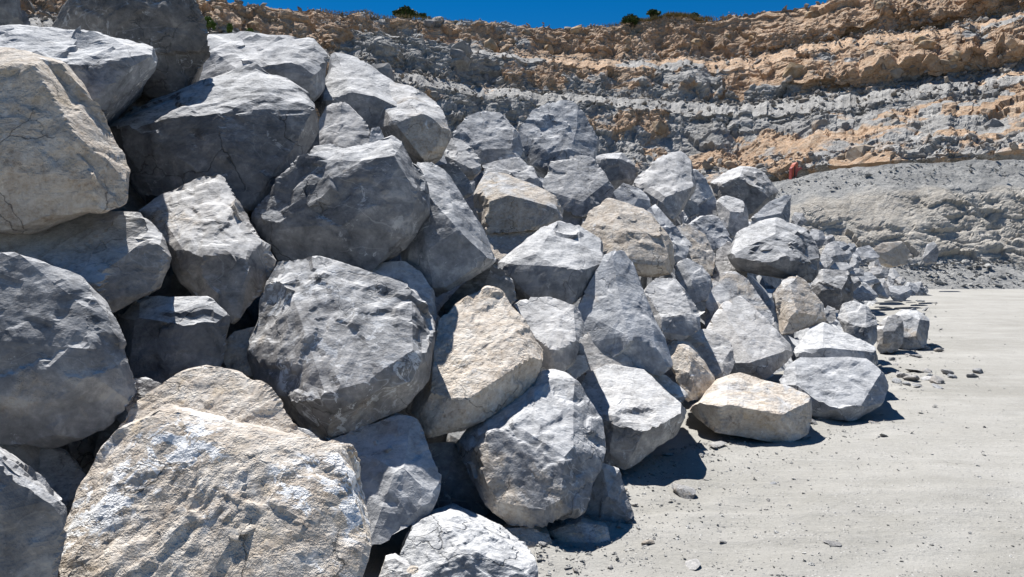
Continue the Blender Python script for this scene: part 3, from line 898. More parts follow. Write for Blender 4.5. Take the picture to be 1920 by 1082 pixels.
B('small cream stone at the foot of the two-toned boulder', 4.55, [(930, 1002), (950, 990), (990, 988), (1030, 1004), (1036, 1020), (1010, 1036), (985, 1040), (955, 1024)], [(980, 1005, .15), (1008, 1020, .2)], lean=0.9, tan=0.7, val=0.54, name='stone', category='stone')
B('low flat stone in shade right of the small cream stone', 4.72, [(1030, 1002), (1060, 986), (1100, 980), (1140, 990), (1146, 1015), (1110, 1023), (1050, 1020)], [(1100, 1000, .2)], lean=0.7, tan=0.3, val=0.48, name='stone', category='stone')
B('dark and pale split slab propped at the ground behind the two-toned boulder', 5.05, [(1095, 975), (1115, 905), (1132, 868), (1160, 878), (1176, 930), (1188, 966), (1165, 988), (1120, 988)], [(1140, 930, .2)], lean=0.5, val=0.5)
B('small grey stone between the tan foreground boulder and the scarred block', 4.3, [(545, 800), (580, 806), (625, 850), (600, 880), (555, 850)], [], lean=0.8, val=0.5)
# dark hollow on the left
B('dark boulder deep in the shaded hollow at the left', 4.75, [(222, 592), (260, 560), (340, 555), (402, 566), (427, 590), (428, 650), (412, 690), (350, 720), (290, 735), (240, 720), (225, 650)], [(250, 600, .18), (330, 600, .22), (410, 600, .18), (330, 670, .16)], lean=0.45, val=0.34, vein=0.3)
B('pinkish tan stone behind the left edge of the scarred block', 5.0, [(415, 650), (440, 622), (480, 612), (500, 640), (490, 700), (430, 715)], [(455, 650, .1)], lean=0.6, tan=0.6, val=0.5)
B('grey stone above the left shoulder of the tan foreground boulder', 4.3, [(225, 745), (240, 712), (272, 706), (305, 722), (310, 770), (250, 790)], [], lean=0.6, val=0.44)
B('narrow shaded stone left of the tan foreground boulder', 4.5, [(178, 850), (190, 790), (232, 752), (270, 755), (260, 830), (200, 890)], [(225, 800, .1)], lean=0.5, val=0.44)
# right foot of the heap
B('pale lit boulder overhanging its own round shadow on the ground', 6.05,
  [(1078, 742), (1098, 698), (1140, 682), (1200, 694), (1242, 725), (1270, 755), (1286, 776), (1276, 802), (1240, 836), (1200, 866), (1165, 882), (1136, 872), (1118, 835), (1098, 790)],
  [(1110, 780, .22), (1150, 800, .36), (1210, 806, .38), (1282, 782, .2), (1180, 740, .08)], lean=1.0, val=0.52, vein=1.0, rough=1.3)
B('cream flat-topped slab lying on the yard at the foot of the heap', 7.15,
  [(1288, 772), (1300, 755), (1340, 715), (1382, 702), (1430, 714), (1482, 730), (1516, 745), (1523, 776), (1516, 816), (1490, 829), (1440, 826), (1380, 812), (1325, 800)],
  [(1295, 772, .18), (1340, 764, .42), (1400, 766, .50), (1470, 776, .48), (1518, 762, .2), (1480, 815, .1)], lean=1.0, tan=0.5, val=0.6, vein=0.6)
B('grey broad boulder standing on the yard right of the cream slab', 8.1,
  [(1460, 712), (1472, 690), (1492, 674), (1530, 669), (1580, 674), (1630, 677), (1656, 700), (1666, 726), (1652, 760), (1612, 788), (1560, 786), (1510, 772), (1472, 740)],
  [(1480, 720, .12), (1550, 710, .12), (1560, 765, .30), (1620, 765, .22), (1640, 720, .14)], lean=0.8, val=0.48, vein=0.8)
B('low grey boulder with a faceted top behind the broad grey boulder', 9.3,
  [(1482, 664), (1510, 622), (1548, 604), (1592, 630), (1640, 654), (1648, 682), (1600, 705), (1540, 700), (1490, 690)],
  [(1500, 660, .3), (1560, 655, .36), (1640, 662, .2)], lean=1.0, val=0.50)
B('rounded near-white boulder with a rough dark underside', 11.3, [(1570, 592), (1578, 570), (1600, 562), (1630, 574), (1644, 596), (1643, 640), (1625, 665), (1600, 655), (1582, 622)], [(1590, 610, .2), (1625, 615, .25)], lean=0.85, val=0.55, vein=0.5, rough=1.8)
B('upright grey block with a tan foot, left of the end pair on the yard', 13.7, [(1642, 614), (1664, 592), (1687, 590), (1695, 610), (1693, 640), (1682, 661), (1650, 663), (1643, 645)], [(1655, 620, .14), (1682, 620, .12), (1670, 655, .05)], lean=0.5, val=0.48, spots=[(1665, 650, 22, .6)])
B('pale block with a dark right face, right of the end pair on the yard', 14.4, [(1662, 604), (1690, 578), (1720, 580), (1743, 597), (1739, 630), (1736, 653), (1710, 656), (1680, 650)], [(1700, 640, .15), (1725, 600, .3), (1712, 640, .2)], lean=0.75, tan=0.25, val=0.52)
# right middle
B('rough pale boulder behind the smooth sloping slab', 9.8, [(1322, 585), (1334, 520), (1370, 505), (1402, 526), (1452, 596), (1455, 640), (1400, 660), (1330, 640)], [(1370, 570, .06)], lean=0.95, val=0.53, tan=0.3, rough=1.5)
B('broad smooth pale grey slab sloping down above the cream slab', 8.75,
  [(1326, 620), (1350, 570), (1386, 557), (1432, 600), (1472, 634), (1491, 660), (1462, 690), (1432, 714), (1394, 706), (1350, 690)],
  [(1395, 685, .16), (1440, 670, .16), (1482, 660, .08)], lean=1.0, val=0.55, vein=0.8, plates=0.6, scoops=1)
B('tan-faced wedge stone under the dark perched boulder', 10.0, [(1452, 548), (1470, 522), (1490, 514), (1512, 530), (1541, 570), (1550, 600), (1528, 610), (1492, 612), (1462, 628), (1454, 592)], [(1482, 535, .18), (1490, 590, .22), (1525, 590, .16)], lean=0.75, tan=0.55, val=0.52)
B('dark boulder perched high at the right end of the heap', 10.7,
  [(1360, 476), (1380, 440), (1420, 418), (1460, 411), (1502, 425), (1527, 450), (1541, 482), (1539, 512), (1521, 530), (1480, 522), (1420, 514), (1384, 506), (1364, 492)],
  [(1368, 480, .3), (1400, 462, .36), (1460, 440, .34), (1490, 452, .34), (1500, 490, .36), (1430, 492, .40)], merge=11, chips=4, lean=0.95, val=0.28, vein=0.4, rough=1.4)
B('dark faceted stone right of the tan-faced wedge', 12.6, [(1518, 534), (1540, 505), (1590, 507), (1601, 530), (1600, 562), (1576, 582), (1550, 580), (1524, 560)], [(1545, 530, .2), (1580, 545, .25)], lean=0.6, val=0.32)
B('small pale stone in the gap below the dark faceted stone', 11.8, [(1540, 590), (1552, 572), (1565, 578), (1568, 600), (1548, 612)], [], lean=0.8, val=0.55)
B('peach-coloured pointed stone behind the cream slab', 7.75, [(1243, 652), (1260, 632), (1290, 640), (1322, 682), (1341, 712), (1322, 745), (1290, 752), (1264, 705)], [(1262, 690, .1), (1292, 660, .16), (1300, 720, .14)], lean=0.7, tan=0.85, val=0.62, rough=1.5)
B('grey stone with a shaded scoop behind the peach-coloured stone', 8.2, [(1252, 632), (1290, 617), (1330, 617), (1370, 640), (1377, 680), (1362, 718), (1330, 720), (1290, 670)], [(1320, 650, .14), (1355, 670, .16)], lean=0.9, val=0.5)
B('mottled tan-grey stone wedged between the pale lit boulder and the peach stone', 6.95, [(1188, 700), (1215, 684), (1260, 714), (1287, 742), (1272, 765), (1230, 770)], [(1245, 735, .15)], lean=0.9, tan=0.3, val=0.52)
B('tall pale wedge standing right of the flat-topped grey stone', 6.9,
  [(1080, 570), (1110, 522), (1140, 480), (1166, 470), (1190, 500), (1212, 560), (1236, 620), (1256, 690), (1246, 708), (1212, 700), (1150, 690), (1090, 640)],
  [(1150, 530, .08), (1165, 600, .14), (1185, 660, .16), (1240, 690, .08)], lean=0.75, val=0.54, vein=0.6)
B('grey stone in shade below the tall pale wedge', 6.85, [(1082, 650), (1100, 622), (1150, 650), (1192, 692), (1180, 712), (1130, 715), (1086, 700)], [(1130, 670, .08)], lean=0.8, val=0.48)
B('tiny pale stone above the left corner of the pale lit boulder', 6.6, [(1060, 695), (1078, 668), (1096, 664), (1104, 692), (1080, 712)], [], lean=0.7, val=0.55, tan=0.2)
B('pale grey stone with a dark lower corner, right of the tall wedge', 8.1, [(1203, 548), (1230, 520), (1262, 520), (1292, 551), (1314, 592), (1313, 617), (1280, 640), (1238, 640), (1218, 592)], [(1240, 600, .16), (1265, 585, .16), (1305, 595, .12)], tan=0.08, lean=0.95, val=0.53)
B('grey stone with a dark corner under the long tan boulder', 9.8, [(1262, 495), (1290, 484), (1320, 500), (1333, 522), (1327, 562), (1300, 574), (1278, 560)], [(1300, 530, .2), (1290, 510, .15)], lean=0.7, val=0.46)
B('tan boulder with a squared shaded front right of centre', 9.6,
  [(1083, 434), (1110, 392), (1140, 371), (1172, 376), (1212, 396), (1256, 440), (1270, 492), (1261, 514), (1222, 520), (1188, 514), (1150, 490), (1095, 455)],
  [(1130, 450, .14), (1176, 434, .30), (1182, 500, .20), (1246, 442, .16), (1258, 505, .06)], merge=11, chips=4, lean=1.0, tan=0.78, val=0.50, rough=1.8)
B('grey-topped boulder with a dark cut front below the long tan boulder', 7.4,
  [(935, 495), (985, 450), (1022, 424), (1050, 412), (1092, 425), (1126, 450), (1136, 486), (1126, 512), (1100, 548), (1072, 574), (1000, 570), (955, 560), (930, 525)],
  [(950, 492, .26), (1000, 478, .32), (1045, 500, .36), (1090, 508, .34), (1130, 492, .16)], merge=11, chips=4, lean=1.0, val=0.28, vein=0.6)
B('cream slab glimpsed between the tall grey slab and the grey-topped boulder', 9.0, [(908, 445), (940, 428), (990, 429), (1006, 440), (990, 480), (950, 500), (920, 490)], [(950, 455, .1)], lean=1.1, tan=0.5, val=0.56)
B('long grey stone behind the right shoulder of the tan boulder', 10.6, [(1203, 400), (1225, 384), (1262, 420), (1292, 466), (1284, 500), (1255, 490)], [(1250, 440, .1)], lean=0.9, val=0.52)
B('knobbly grey stone above the tan boulder', 11.9, [(1148, 365), (1168, 344), (1200, 353), (1216, 370), (1222, 388), (1200, 402), (1160, 396)], [(1195, 370, .2)], lean=0.8, val=0.5)
B('broken pinkish grey stone left of the dark perched boulder', 11.0, [(1262, 428), (1288, 417), (1322, 440), (1342, 482), (1338, 518), (1306, 520), (1276, 490)], [(1310, 470, .12)], lean=0.8, tan=0.5, val=0.53, rough=1.6)
B('grey stones lump behind the dark perched boulder', 12.6, [(1288, 420), (1312, 404), (1348, 410), (1368, 440), (1350, 478), (1316, 460)], [(1330, 440, .12)], lean=0.8, val=0.48, rough=1.5)
B('pale slab under the left end of the dark perched boulder', 11.2, [(1338, 535), (1344, 470), (1366, 452), (1405, 480), (1400, 520), (1362, 545)], [], lean=0.9, val=0.55)
# upper right
B('brown-fronted boulder with a bright top right of centre', 9.3,
  [(888, 362), (910, 325), (952, 325), (1002, 350), (1042, 368), (1059, 392), (1056, 418), (1020, 430), (960, 436), (910, 430), (893, 402)],
  [(904, 376, .30), (945, 366, .42), (1000, 378, .40), (1050, 398, .2)], lean=1.0, tan=0.4, val=0.50, spots=[(940, 405, 45, .5)])
B('small pale-topped stone behind the brown-fronted boulder', 11.2, [(905, 312), (940, 302), (980, 300), (1001, 315), (1013, 336), (1006, 358), (960, 372), (915, 350)], [(960, 330, .2), (1000, 335, .2)], lean=1.0, val=0.53)
B('rounded grey stone at the right of the snow-bright boulder', 10.0, [(830, 282), (845, 257), (866, 262), (892, 286), (906, 316), (890, 332), (862, 332), (838, 308)], [(850, 300, .22), (885, 315, .18)], lean=0.9, val=0.47)
B('shaded narrow stone above the tall grey slab', 9.2, [(806, 310), (850, 306), (880, 338), (887, 362), (862, 374), (828, 350)], [(850, 335, .1)], lean=0.4, val=0.42)
B('grey boulder with creased face, left of the two on the far crest', 12.1, [(846, 242), (870, 220), (910, 209), (946, 213), (969, 240), (976, 290), (970, 305), (930, 312), (888, 308), (858, 275)], [(880, 270, .1), (930, 275, .18), (965, 285, .12)], lean=0.8, val=0.50, rough=1.6)
B('largest grey boulder on the far crest with a shaded lower right', 12.9,
  [(969, 248), (1000, 205), (1030, 193), (1070, 189), (1096, 215), (1110, 250), (1123, 272), (1118, 294), (1090, 305), (1060, 320), (1016, 326), (984, 295)],
  [(1000, 260, .08), (1050, 270, .14), (1090, 265, .12), (1040, 300, .12)], lean=0.8, val=0.50, vein=0.8, rough=1.7)
B('angular grey boulder below the largest crest boulder', 12.2, [(1016, 348), (1034, 296), (1060, 290), (1106, 295), (1132, 320), (1156, 356), (1142, 378), (1100, 408), (1076, 404), (1045, 385)], [(1050, 350, .08), (1090, 375, .12), (1125, 355, .1)], lean=0.85, val=0.53, vein=0.4, plates=0.8)
B('grey stone with a dark right face behind the angular grey boulder', 15.6, [(1108, 300), (1130, 288), (1170, 288), (1191, 310), (1192, 338), (1160, 356), (1125, 350)], [(1130, 300, .3), (1160, 296, .4), (1165, 335, .3)], lean=0.6, val=0.32)
B('bright kite-shaped boulder with a dark underside on the right crest', 13.8,
  [(1186, 344), (1210, 315), (1250, 290), (1276, 281), (1296, 300), (1306, 346), (1286, 382), (1263, 412), (1236, 398), (1208, 368)],
  [(1215, 345, .14), (1242, 380, .2), (1268, 362, .26), (1300, 350, .15)], merge=11, chips=4, lean=1.05, val=0.53)
B('grey leaning stone behind the kite-shaped boulder', 15.8, [(1286, 335), (1300, 319), (1321, 335), (1346, 380), (1350, 408), (1320, 420), (1298, 395)], [(1315, 370, .1)], lean=0.7, val=0.50)
B('boulder with a dark hollow face at the right end of the crest', 16.6, [(1332, 346), (1370, 318), (1400, 309), (1431, 325), (1461, 358), (1442, 388), (1408, 405), (1375, 398), (1342, 375)], [(1345, 352, .26), (1380, 335, .34), (1420, 345, .3), (1440, 370, .2)], lean=0.9, val=0.4)
B('white-topped block below the hollow-faced boulder', 15.2, [(1343, 376), (1364, 366), (1396, 378), (1404, 402), (1402, 436), (1370, 446), (1348, 415)], [(1365, 395, .2), (1395, 400, .2)], lean=0.8, val=0.56)
B('thin upright slab at the right end of the crest', 14.2, [(1408, 410), (1440, 380), (1484, 361), (1483, 392), (1478, 430), (1440, 430)], [(1465, 400, .2)], lean=0.5, val=0.53)
B('small stone under the kite-shaped boulder', 14.6, [(1278, 388), (1292, 374), (1306, 380), (1312, 400), (1290, 410)], [], lean=0.6, val=0.52, tan=0.2)
B('pale rough stone right of the tan boulder in the far heap', 13.4, [(1300, 425), (1312, 405), (1340, 402), (1366, 420), (1360, 450), (1320, 450)], [], lean=0.8, val=0.53, tan=0.1)

# far toe of the heap: smaller stones tumbled onto the yard
FAR = 'smaller stones tumbled at the far foot of the heap'
far = [
    ('pale wedge, largest of the far tumbled stones', 1560, 478, 24, 22, 23, .15, .56), ('slim grey stone above the pale far wedge', 1575, 462, 16, 9, 25, 0, .5),
    ('dark small stone at the top of the far tumbled stones', 1597, 466, 9, 10, 27, 0, .36), ('broad pale stone below the tan block', 1622, 477, 27, 14, 29, 0, .54),
    ('small grey stone left of the tan block', 1611, 489, 14, 9, 27, 0, .48), ('upright narrow stone in the far tumbled stones', 1602, 495, 11, 20, 24, 0, .5),
    ('grey stone above the dark faceted stone', 1577, 503, 24, 12, 20, 0, .5), ('pinkish stone at the foot of the tan block', 1641, 500, 14, 14, 30, .4, .53),
    ('long cream stone lying slantwise among the far stones', 1645, 512, 24, 11, 28, .3, .56), ('flat pale stone above the far foot', 1622, 524, 26, 12, 25, .1, .56),
    ('blocky grey stone at the far foot, nearest the dark faceted stone', 1618, 549, 24, 18, 23, .1, .52), ('tan-grey rounded stone at the far foot', 1652, 543, 18, 20, 25, .25, .5),
    ('oval grey stone behind the far foot', 1674, 518, 13, 13, 30, 0, .5), ('small cream ball-like stone behind the far foot', 1688, 528, 9, 9, 29, .35, .53),
    ('wide whitish stone on the yard at the far foot', 1684, 549, 24, 15, 25.5, 0, .55), ('grey stone right of the wide whitish stone', 1707, 542, 16, 13, 27, 0, .5),
    ('second last grey stone at the end of the far foot', 1722, 542, 12, 13, 28, 0, .5), ('last small dark stone at the end of the far foot', 1734, 546, 7, 8, 28.5, 0, .44),
    ('thin shard between the far foot stones', 1668, 534, 9, 15, 26, 0, .46), ('pale stone right of the dark perched boulder', 1546, 494, 17, 16, 18, .1, .54),
    ('rough pale stone above the dark perched boulder', 1528, 448, 20, 18, 20, .1, .54), ('small grey stone high in the far heap', 1552, 450, 14, 10, 24, 0, .5),
    ('flat stone in the middle of the far heap', 1606, 511, 16, 9, 23, 0, .52), ('grey stone beneath the slim far stone', 1584, 478, 13, 10, 25.5, 0, .48),
    ('grey stone low behind the blocky far stone', 1596, 530, 16, 14, 21, 0, .47), ('stone behind the blocky grey far stone', 1638, 534, 12, 10, 26, 0, .5),
    ('pale stone by the thin upright slab', 1500, 440, 16, 16, 18, 0, .53), ('grey stone behind the thin upright slab', 1497, 412, 14, 14, 21, 0, .47),
]
for lab, x, y, rx, ry, d, tn, vl in far:
    rr = random.Random(x * 31 + y)
    ol = []
    for k in range(6):
        a = k / 6 * 2 * math.pi + rr.uniform(-.35, .35)
        ol.append((x + rx * math.cos(a) * rr.uniform(.95, 1.25), y + ry * math.sin(a) * rr.uniform(.95, 1.25)))
    B(lab, d, ol, [(x + rr.uniform(-.4, .4) * rx, y + rr.uniform(-.1, .5) * ry, .22)], lean=0.8, tan=tn, val=vl, group=FAR, category='stone', name='stone', level=4)
B('big tan block at the foot of the far bank', 35, [(1634, 470), (1655, 455), (1692, 452), (1706, 470), (1702, 494), (1670, 502), (1642, 494)], [(1660, 475, .15)], lean=0.4, tan=0.6, val=0.47, group=FAR, level=4)
B('grey upright block leaning on the far bank', 38.5, [(1728, 486), (1738, 458), (1752, 452), (1760, 470), (1756, 494), (1735, 496)], [(1742, 475, .15)], lean=0.5, val=0.46, group=FAR, level=4)

# ------------------------------------------------------------------ loose stones on the yard
def stone_mesh(name, seed, flat=0.6, level=2, long=1.0):
    rs = np.random.RandomState(seed)
    pts = rs.normal(size=(11, 3)); pts /= np.linalg.norm(pts, axis=1)[:, None]
    pts *= (long, 0.85, flat)
    c, hv, n, d = hull_planes(pts)
    base, faces = ico(level)
    q = np.maximum(base @ n.T, 0) / d
    v = base / (q ** 90).sum(1)[:, None] ** (1 / 90)
    return mesh_np(name, v, faces, smooth=False, attrs={'tone': np.full(len(v), rs.rand() * 0.4)})


STONES = [stone_mesh('stone', 300 + k, (0.45, 0.6, 0.3)[k % 3], 3, (1.0, 1.4)[k % 2]) for k in range(9)]
CHIPS = 'loose chips scattered on the dusty yard'


def yard_stone(px, py, wpx, label, k, tan=0.0, val=0.5, flat=1.0):
    Y = EYE * F / (py - HZ)
    p = at(px, py, Y)
    r = wpx / F * Y / 2 * (1.4 if py < 740 else 1.0)
    me = STONES[k % 9]
    o = link('stone', me, ROCK, (p[0], p[1], float(ground_z(np.array([p[0]]), np.array([p[1]]))[0]) + r * 0.22 * flat), label=label, category='stone', group=CHIPS)
    rr = random.Random(px * 7 + py)
    o.scale = (r, r, r * flat)
    o.rotation_euler = (rr.uniform(-.3, .3), rr.uniform(-.3, .3), rr.uniform(0, 6.3))
    o.color = (tan, val, 0.3, 0.4)


for a in [
    (1215, 1024, 24, 'tan chip on the gravel right of the low flat stone', 1, .6, .5), (1357, 1018, 22, 'thin dark grey flake on the yard near the bottom edge', 2, 0, .40, .5),
    (1300, 1062, 44, 'long flat slate flake at the bottom edge of the yard', 5, 0, .5, .35), (1352, 840, 14, 'small grey pebble in front of the cream flat-topped slab', 0, .1, .45),
    (1565, 1026, 40, 'long low clod on the open yard', 2, .1, .52, .4), (1450, 910, 14, 'dark flake on the open yard below the cream slab', 5, 0, .40, .5),
    (1440, 938, 14, 'narrow dark flake, upper of two side by side on the yard', 2, 0, .42, .5), (1436, 956, 14, 'narrow dark flake, lower of two side by side on the yard', 8, 0, .42, .5),
    (1315, 786, 20, 'cream pebble in the shadow left under the flat-topped slab', 1, .5, .54), (1532, 782, 24, 'pale flat stone between the cream slab and the broad grey boulder', 4, 0, .54),
    (1563, 784, 26, 'low grey flake leaning at the foot of the broad grey boulder', 7, 0, .5, .7), (1725, 652, 16, 'pale pebble, leftmost beside the end pair of blocks', 0, .2, .55),
    (1735, 656, 22, 'pale flat pebble, largest beside the end pair of blocks', 4, .1, .56), (1748, 650, 12, 'dark-edged pebble behind the pale pebbles', 3, 0, .48),
    (1760, 660, 18, 'triangular pebble, rightmost beside the end pair of blocks', 6, .1, .5),
    (1682, 722, 18, 'chip at the left end of the scattered flakes', 1, 0, .45), (1695, 712, 24, 'pale flake upper left of the scattered flakes', 4, 0, .54), (1714, 700, 30, 'long chip at the back of the scattered flakes', 5, 0, .5, .5),
    (1712, 718, 26, 'blocky pale chip in the middle of the scattered flakes', 0, 0, .53), (1738, 716, 30, 'broad flat chip in the middle of the scattered flakes', 8, 0, .54, .4), (1755, 720, 24, 'tilted pale flake of the scattered flakes', 7, 0, .53),
    (1720, 729, 24, 'dark flat flake, lowest of the scattered flakes', 2, 0, .44, .5), (1758, 729, 22, 'thin flake lowest at the right of the scattered flakes', 5, 0, .52, .35),
    (1776, 702, 20, 'upright dark chip right of the scattered flakes', 3, .1, .46), (1786, 710, 18, 'dark chip behind the right end of the scattered flakes', 6, 0, .46), (1822, 709, 18, 'chip halfway out to the lone right chip', 1, 0, .5), (1834, 699, 18, 'lone chip farthest right of the scattered flakes', 7, 0, .42),
    (1690, 733, 16, 'low chip in front of the scattered flakes', 8, 0, .5, .5), (1700, 726, 14, 'small chip beside the blocky pale chip', 3, 0, .5), (1744, 708, 14, 'small pale chip behind the broad flat chip', 0, 0, .54),
    (1160, 1000, 16, 'grey pebble at the foot of the split slab', 0, 0, .5), (1180, 985, 14, 'pinkish pebble beside the split slab', 1, .4, .52), (1190, 950, 16, 'grey pebble right of the split slab', 3, 0, .5),
    (1080, 1074, 16, 'dark upright flake at the bottom edge right of the ridged stone', 6, 0, .42), (1065, 1068, 20, 'flat grey flake at the bottom edge right of the ridged stone', 5, 0, .48, .4),
]:
    yard_stone(*a)


def scatter(name, pts, radii, seed, mat, variants, label=None, flat=(0.4, 0.8), och=None, **props):
    """one mesh of many small broken stones"""
    rs = np.random.RandomState(seed)
    V, Fc, T, off = [], [], [], 0
    shapes = []
    for k in range(variants):
        b, f = ico(1)
        q = rs.normal(size=(9, 3)); q /= np.linalg.norm(q, axis=1)[:, None]
        dd = rs.uniform(0.55, 0.9, 9)
        sc = 1.0 / np.maximum((np.maximum(b @ q.T, 0) / dd).max(1), 0.75)
        shapes.append((b * sc[:, None], f))
    for p, r in zip(pts, radii):
        b, f = shapes[rs.randint(variants)]
        a = rs.uniform(0, 6.28); ca, sa = math.cos(a), math.sin(a)
        e = rs.normal(0, 0.35, 2)
        s3 = b * (rs.uniform(0.8, 1.5), rs.uniform(0.7, 1.1), rs.uniform(*flat)) * r
        s3[:, 2] += s3[:, 0] * e[0] + s3[:, 1] * e[1]
        x = s3[:, 0] * ca - s3[:, 1] * sa; y = s3[:, 0] * sa + s3[:, 1] * ca
        V.append(np.stack([x, y, s3[:, 2]], 1) + p); Fc.append(f + off); off += len(b)
        T.append(np.full(len(b), rs.rand()))
    me = mesh_np(name, np.concatenate(V), np.concatenate(Fc), smooth=False, attrs={'tone': np.concatenate(T)})
    return link(name, me, mat, kind='stuff', **props)


rs = np.random.RandomState(5)
GP, GR = [], []
while len(GP) < 6000:
    py = HZ + 45 + 620 * rs.rand() ** 0.75
    px = rs.uniform(1000, 2000)
    Y = EYE * F / (py - HZ)
    x = (px - CX) / F * Y
    s_ = float(toe_distance(np.array([x]), np.array([Y]))[0])
    if s_ > 0.2:
        continue
    if rs.rand() > 0.14 + 0.86 * math.exp(s_ / 0.6):
        continue
    r = 0.0016 * Y ** 0.6 * (0.5 + rs.exponential(0.55)) * (1 + 0.8 * math.exp(s_ / 0.5))
    GP.append((x, Y, r * 0.15)); GR.append(min(r, 0.06))
GP = np.array(GP); GP[:, 2] += ground_z(GP[:, 0], GP[:, 1])
g = scatter('gravel', GP, GR, 6, CHIP, 10, flat=(0.22, 0.5))
g['label'] = 'fine grey stone chips strewn over the dusty yard'
g['category'] = 'gravel'

# broken stones along the foot of the heap
rs = np.random.RandomState(77)
seg = [(np.array(a), np.array(b)) for a, b in zip(TOE[2:-1], TOE[3:])]
marks = [(1085, 1030, 'low flat stone'), (1165, 985, 'split slab'), (1240, 880, 'round shadow'), (1330, 800, 'left end of the cream slab'), (1450, 830, 'front of the cream slab'),
         (1580, 788, 'broad grey boulder'), (1660, 690, 'low faceted boulder'), (1670, 663, 'upright block'), (1715, 655, 'pale end block'), (1690, 565, 'far tumbled stones'), (1740, 552, 'end of the heap')]
found = {}
k = 0
while k < 60:
    a, b = seg[rs.randint(len(seg))]
    p = a + (b - a) * rs.rand()
    nr = np.array([b[1] - a[1], a[0] - b[0]]); nr = nr / np.linalg.norm(nr)
    p = p + nr * (rs.exponential(0.25) - 0.12)
    if p[1] < 4.3:
        continue
    r = (0.016 + min(rs.exponential(0.018), 0.06)) * (1 + p[1] / 18)
    k += 1
    qx, qy = CX + p[0] / p[1] * F, HZ + EYE / p[1] * F
    place = min(marks, key=lambda m: (m[0] - qx) ** 2 + (m[1] - qy) ** 2)[2]
    tn, vl = max(0, rs.normal(0.1, 0.22)), rs.uniform(0.40, 0.54)
    look = 'tan' if tn > 0.4 else 'pale grey' if vl > 0.48 else 'grey'
    found.setdefault((look, place), []).append((qx, p, r, tn, vl, k))
ORD = ['first', 'second', 'third', 'fourth', 'fifth', 'sixth', 'seventh', 'eighth', 'ninth', 'tenth', 'eleventh', 'twelfth', 'thirteenth', 'fourteenth', 'fifteenth', 'sixteenth', 'seventeenth', 'eighteenth', 'nineteenth', 'twentieth']
for (look, place), items in found.items():
    for m, (qx, p, r, tn, vl, k) in enumerate(sorted(items, key=lambda t: t[0])):
        lab = 'small %s stone by the %s' % (look, place) + (', %s from left' % ORD[m] if len(items) > 1 else '')
        o = link('stone', STONES[k % 9], ROCK, (p[0], p[1], float(ground_z(np.array([p[0]]), np.array([p[1]]))[0]) + r * 0.2),
                 label=lab, category='stone', group='broken stones along the foot of the heap')
        o.scale = (r, r, r); o.rotation_euler = (rs.normal(0, .3), rs.normal(0, .3), rs.uniform(0, 6.3))
        o.color = (tn, vl, 0.3, 0.4)

# stones on the bank foot and rubble on the benches
rs = np.random.RandomState(9)
FP, FR = [], []
for k in range(2600):
    i = rs.randint(len(bu)); v = rs.randint(5, 30)
    p = bw[v, i] + rs.normal(0, 0.25, 3) * (1, 0.5, 0)
    FP.append(p); FR.append(0.04 + rs.exponential(0.04))
for k in range(1500):
    i = rs.randint(len(bu)); v = rs.randint(104, 130)
    FP.append(pb2.reshape(len(by_), len(bu), 3)[v, i] + rs.normal(0, 0.12, 3)); FR.append(0.03 + rs.exponential(0.03))
g = scatter('bank_gravel', np.array(FP), FR, 10, CHIP, 8, flat=(0.25, 0.55))
g['label'] = 'grey gravel lying on the slopes of the far bank'
g['category'] = 'gravel'

SW = shape_w.reshape(NV, NU, 3)
lv = np.array(lev)
RP, RR = [], []
zones = [((1.9, 3.0), 1300), ((4.9, 6.9), 2600), ((7.0, 7.6), 500), ((9.8, 11.9), 2600), ((12.0, 12.5), 400), ((14.7, 15.1), 500)]
for (lo, hi), n in zones:
    cand = np.where((lv >= lo) & (lv <= hi))[0]
    for k in range(n):
        RP.append(SW[rs.choice(cand), rs.randint(60, NU - 60)] + rs.normal(0, 0.15, 3)); RR.append(0.07 + min(rs.exponential(0.09), 0.4))
g = scatter('bench_rubble', np.array(RP), RR, 12, RUBBLE, 10, flat=(0.6, 0.95))
g.color = (0.06, 0.62, 0, 1)
g['label'] = 'broken rock littering the ledges of the quarry face'
g['category'] = 'rubble'

# single blocks standing proud of the quarry face
BM = []
for k in range(12):
    rs2 = np.random.RandomState(700 + k)
    pts = rs2.uniform(-1, 1, (7, 3)); corners = np.array([(a, b, c) for a in (-1, 1) for b in (-1, 1) for c in (-1, 1)]) * rs2.uniform(0.55, 1.0, (8, 3))
    c, hv, n, d = hull_planes(np.vstack([pts * 0.9, corners]))
    base, faces = ico(2)
    q = np.maximum(base @ n.T, 0) / d
    v = base / (q ** 40).sum(1)[:, None] ** (1 / 40)
    v += 0.05 * vnoise3(v * 2.5 + k * 9)
    BM.append(mesh_np('rock_block', v, faces, smooth=False, attrs={'tone': np.full(len(v), rs2.rand() * 0.5)}))
cand = np.where(((lv > 2.2) & (lv < 4.9)) | ((lv > 6.8) & (lv < 9.9)) | ((lv > 11.9) & (lv < 14.9)))[0]
OC = ochre.reshape(NV, NU)
for k in range(290):
    j, i = rs.choice(cand), rs.randint(150, NU - 150)
    p = SW[j, i] - N[j, i] * 0.1
    o = link('rock_block', BM[k % 12], BLOCK, p, parent=face_obj)
    sz = 0.22 + min(rs.exponential(0.22), 0.9)
    o.scale = (sz * rs.uniform(0.8, 1.5), sz * rs.uniform(0.7, 1.1), sz * rs.uniform(0.7, 1.2))
    o.rotation_euler = (rs.normal(0, 0.3), rs.normal(0, 0.3), rs.uniform(0, 6.3))
    o.color = (float(np.clip((OC[j, i] - 0.25) * 1.2 + rs.normal(0, .15), 0, 1)), 0.55 + 0.4 * rs.rand(), 0, 1)


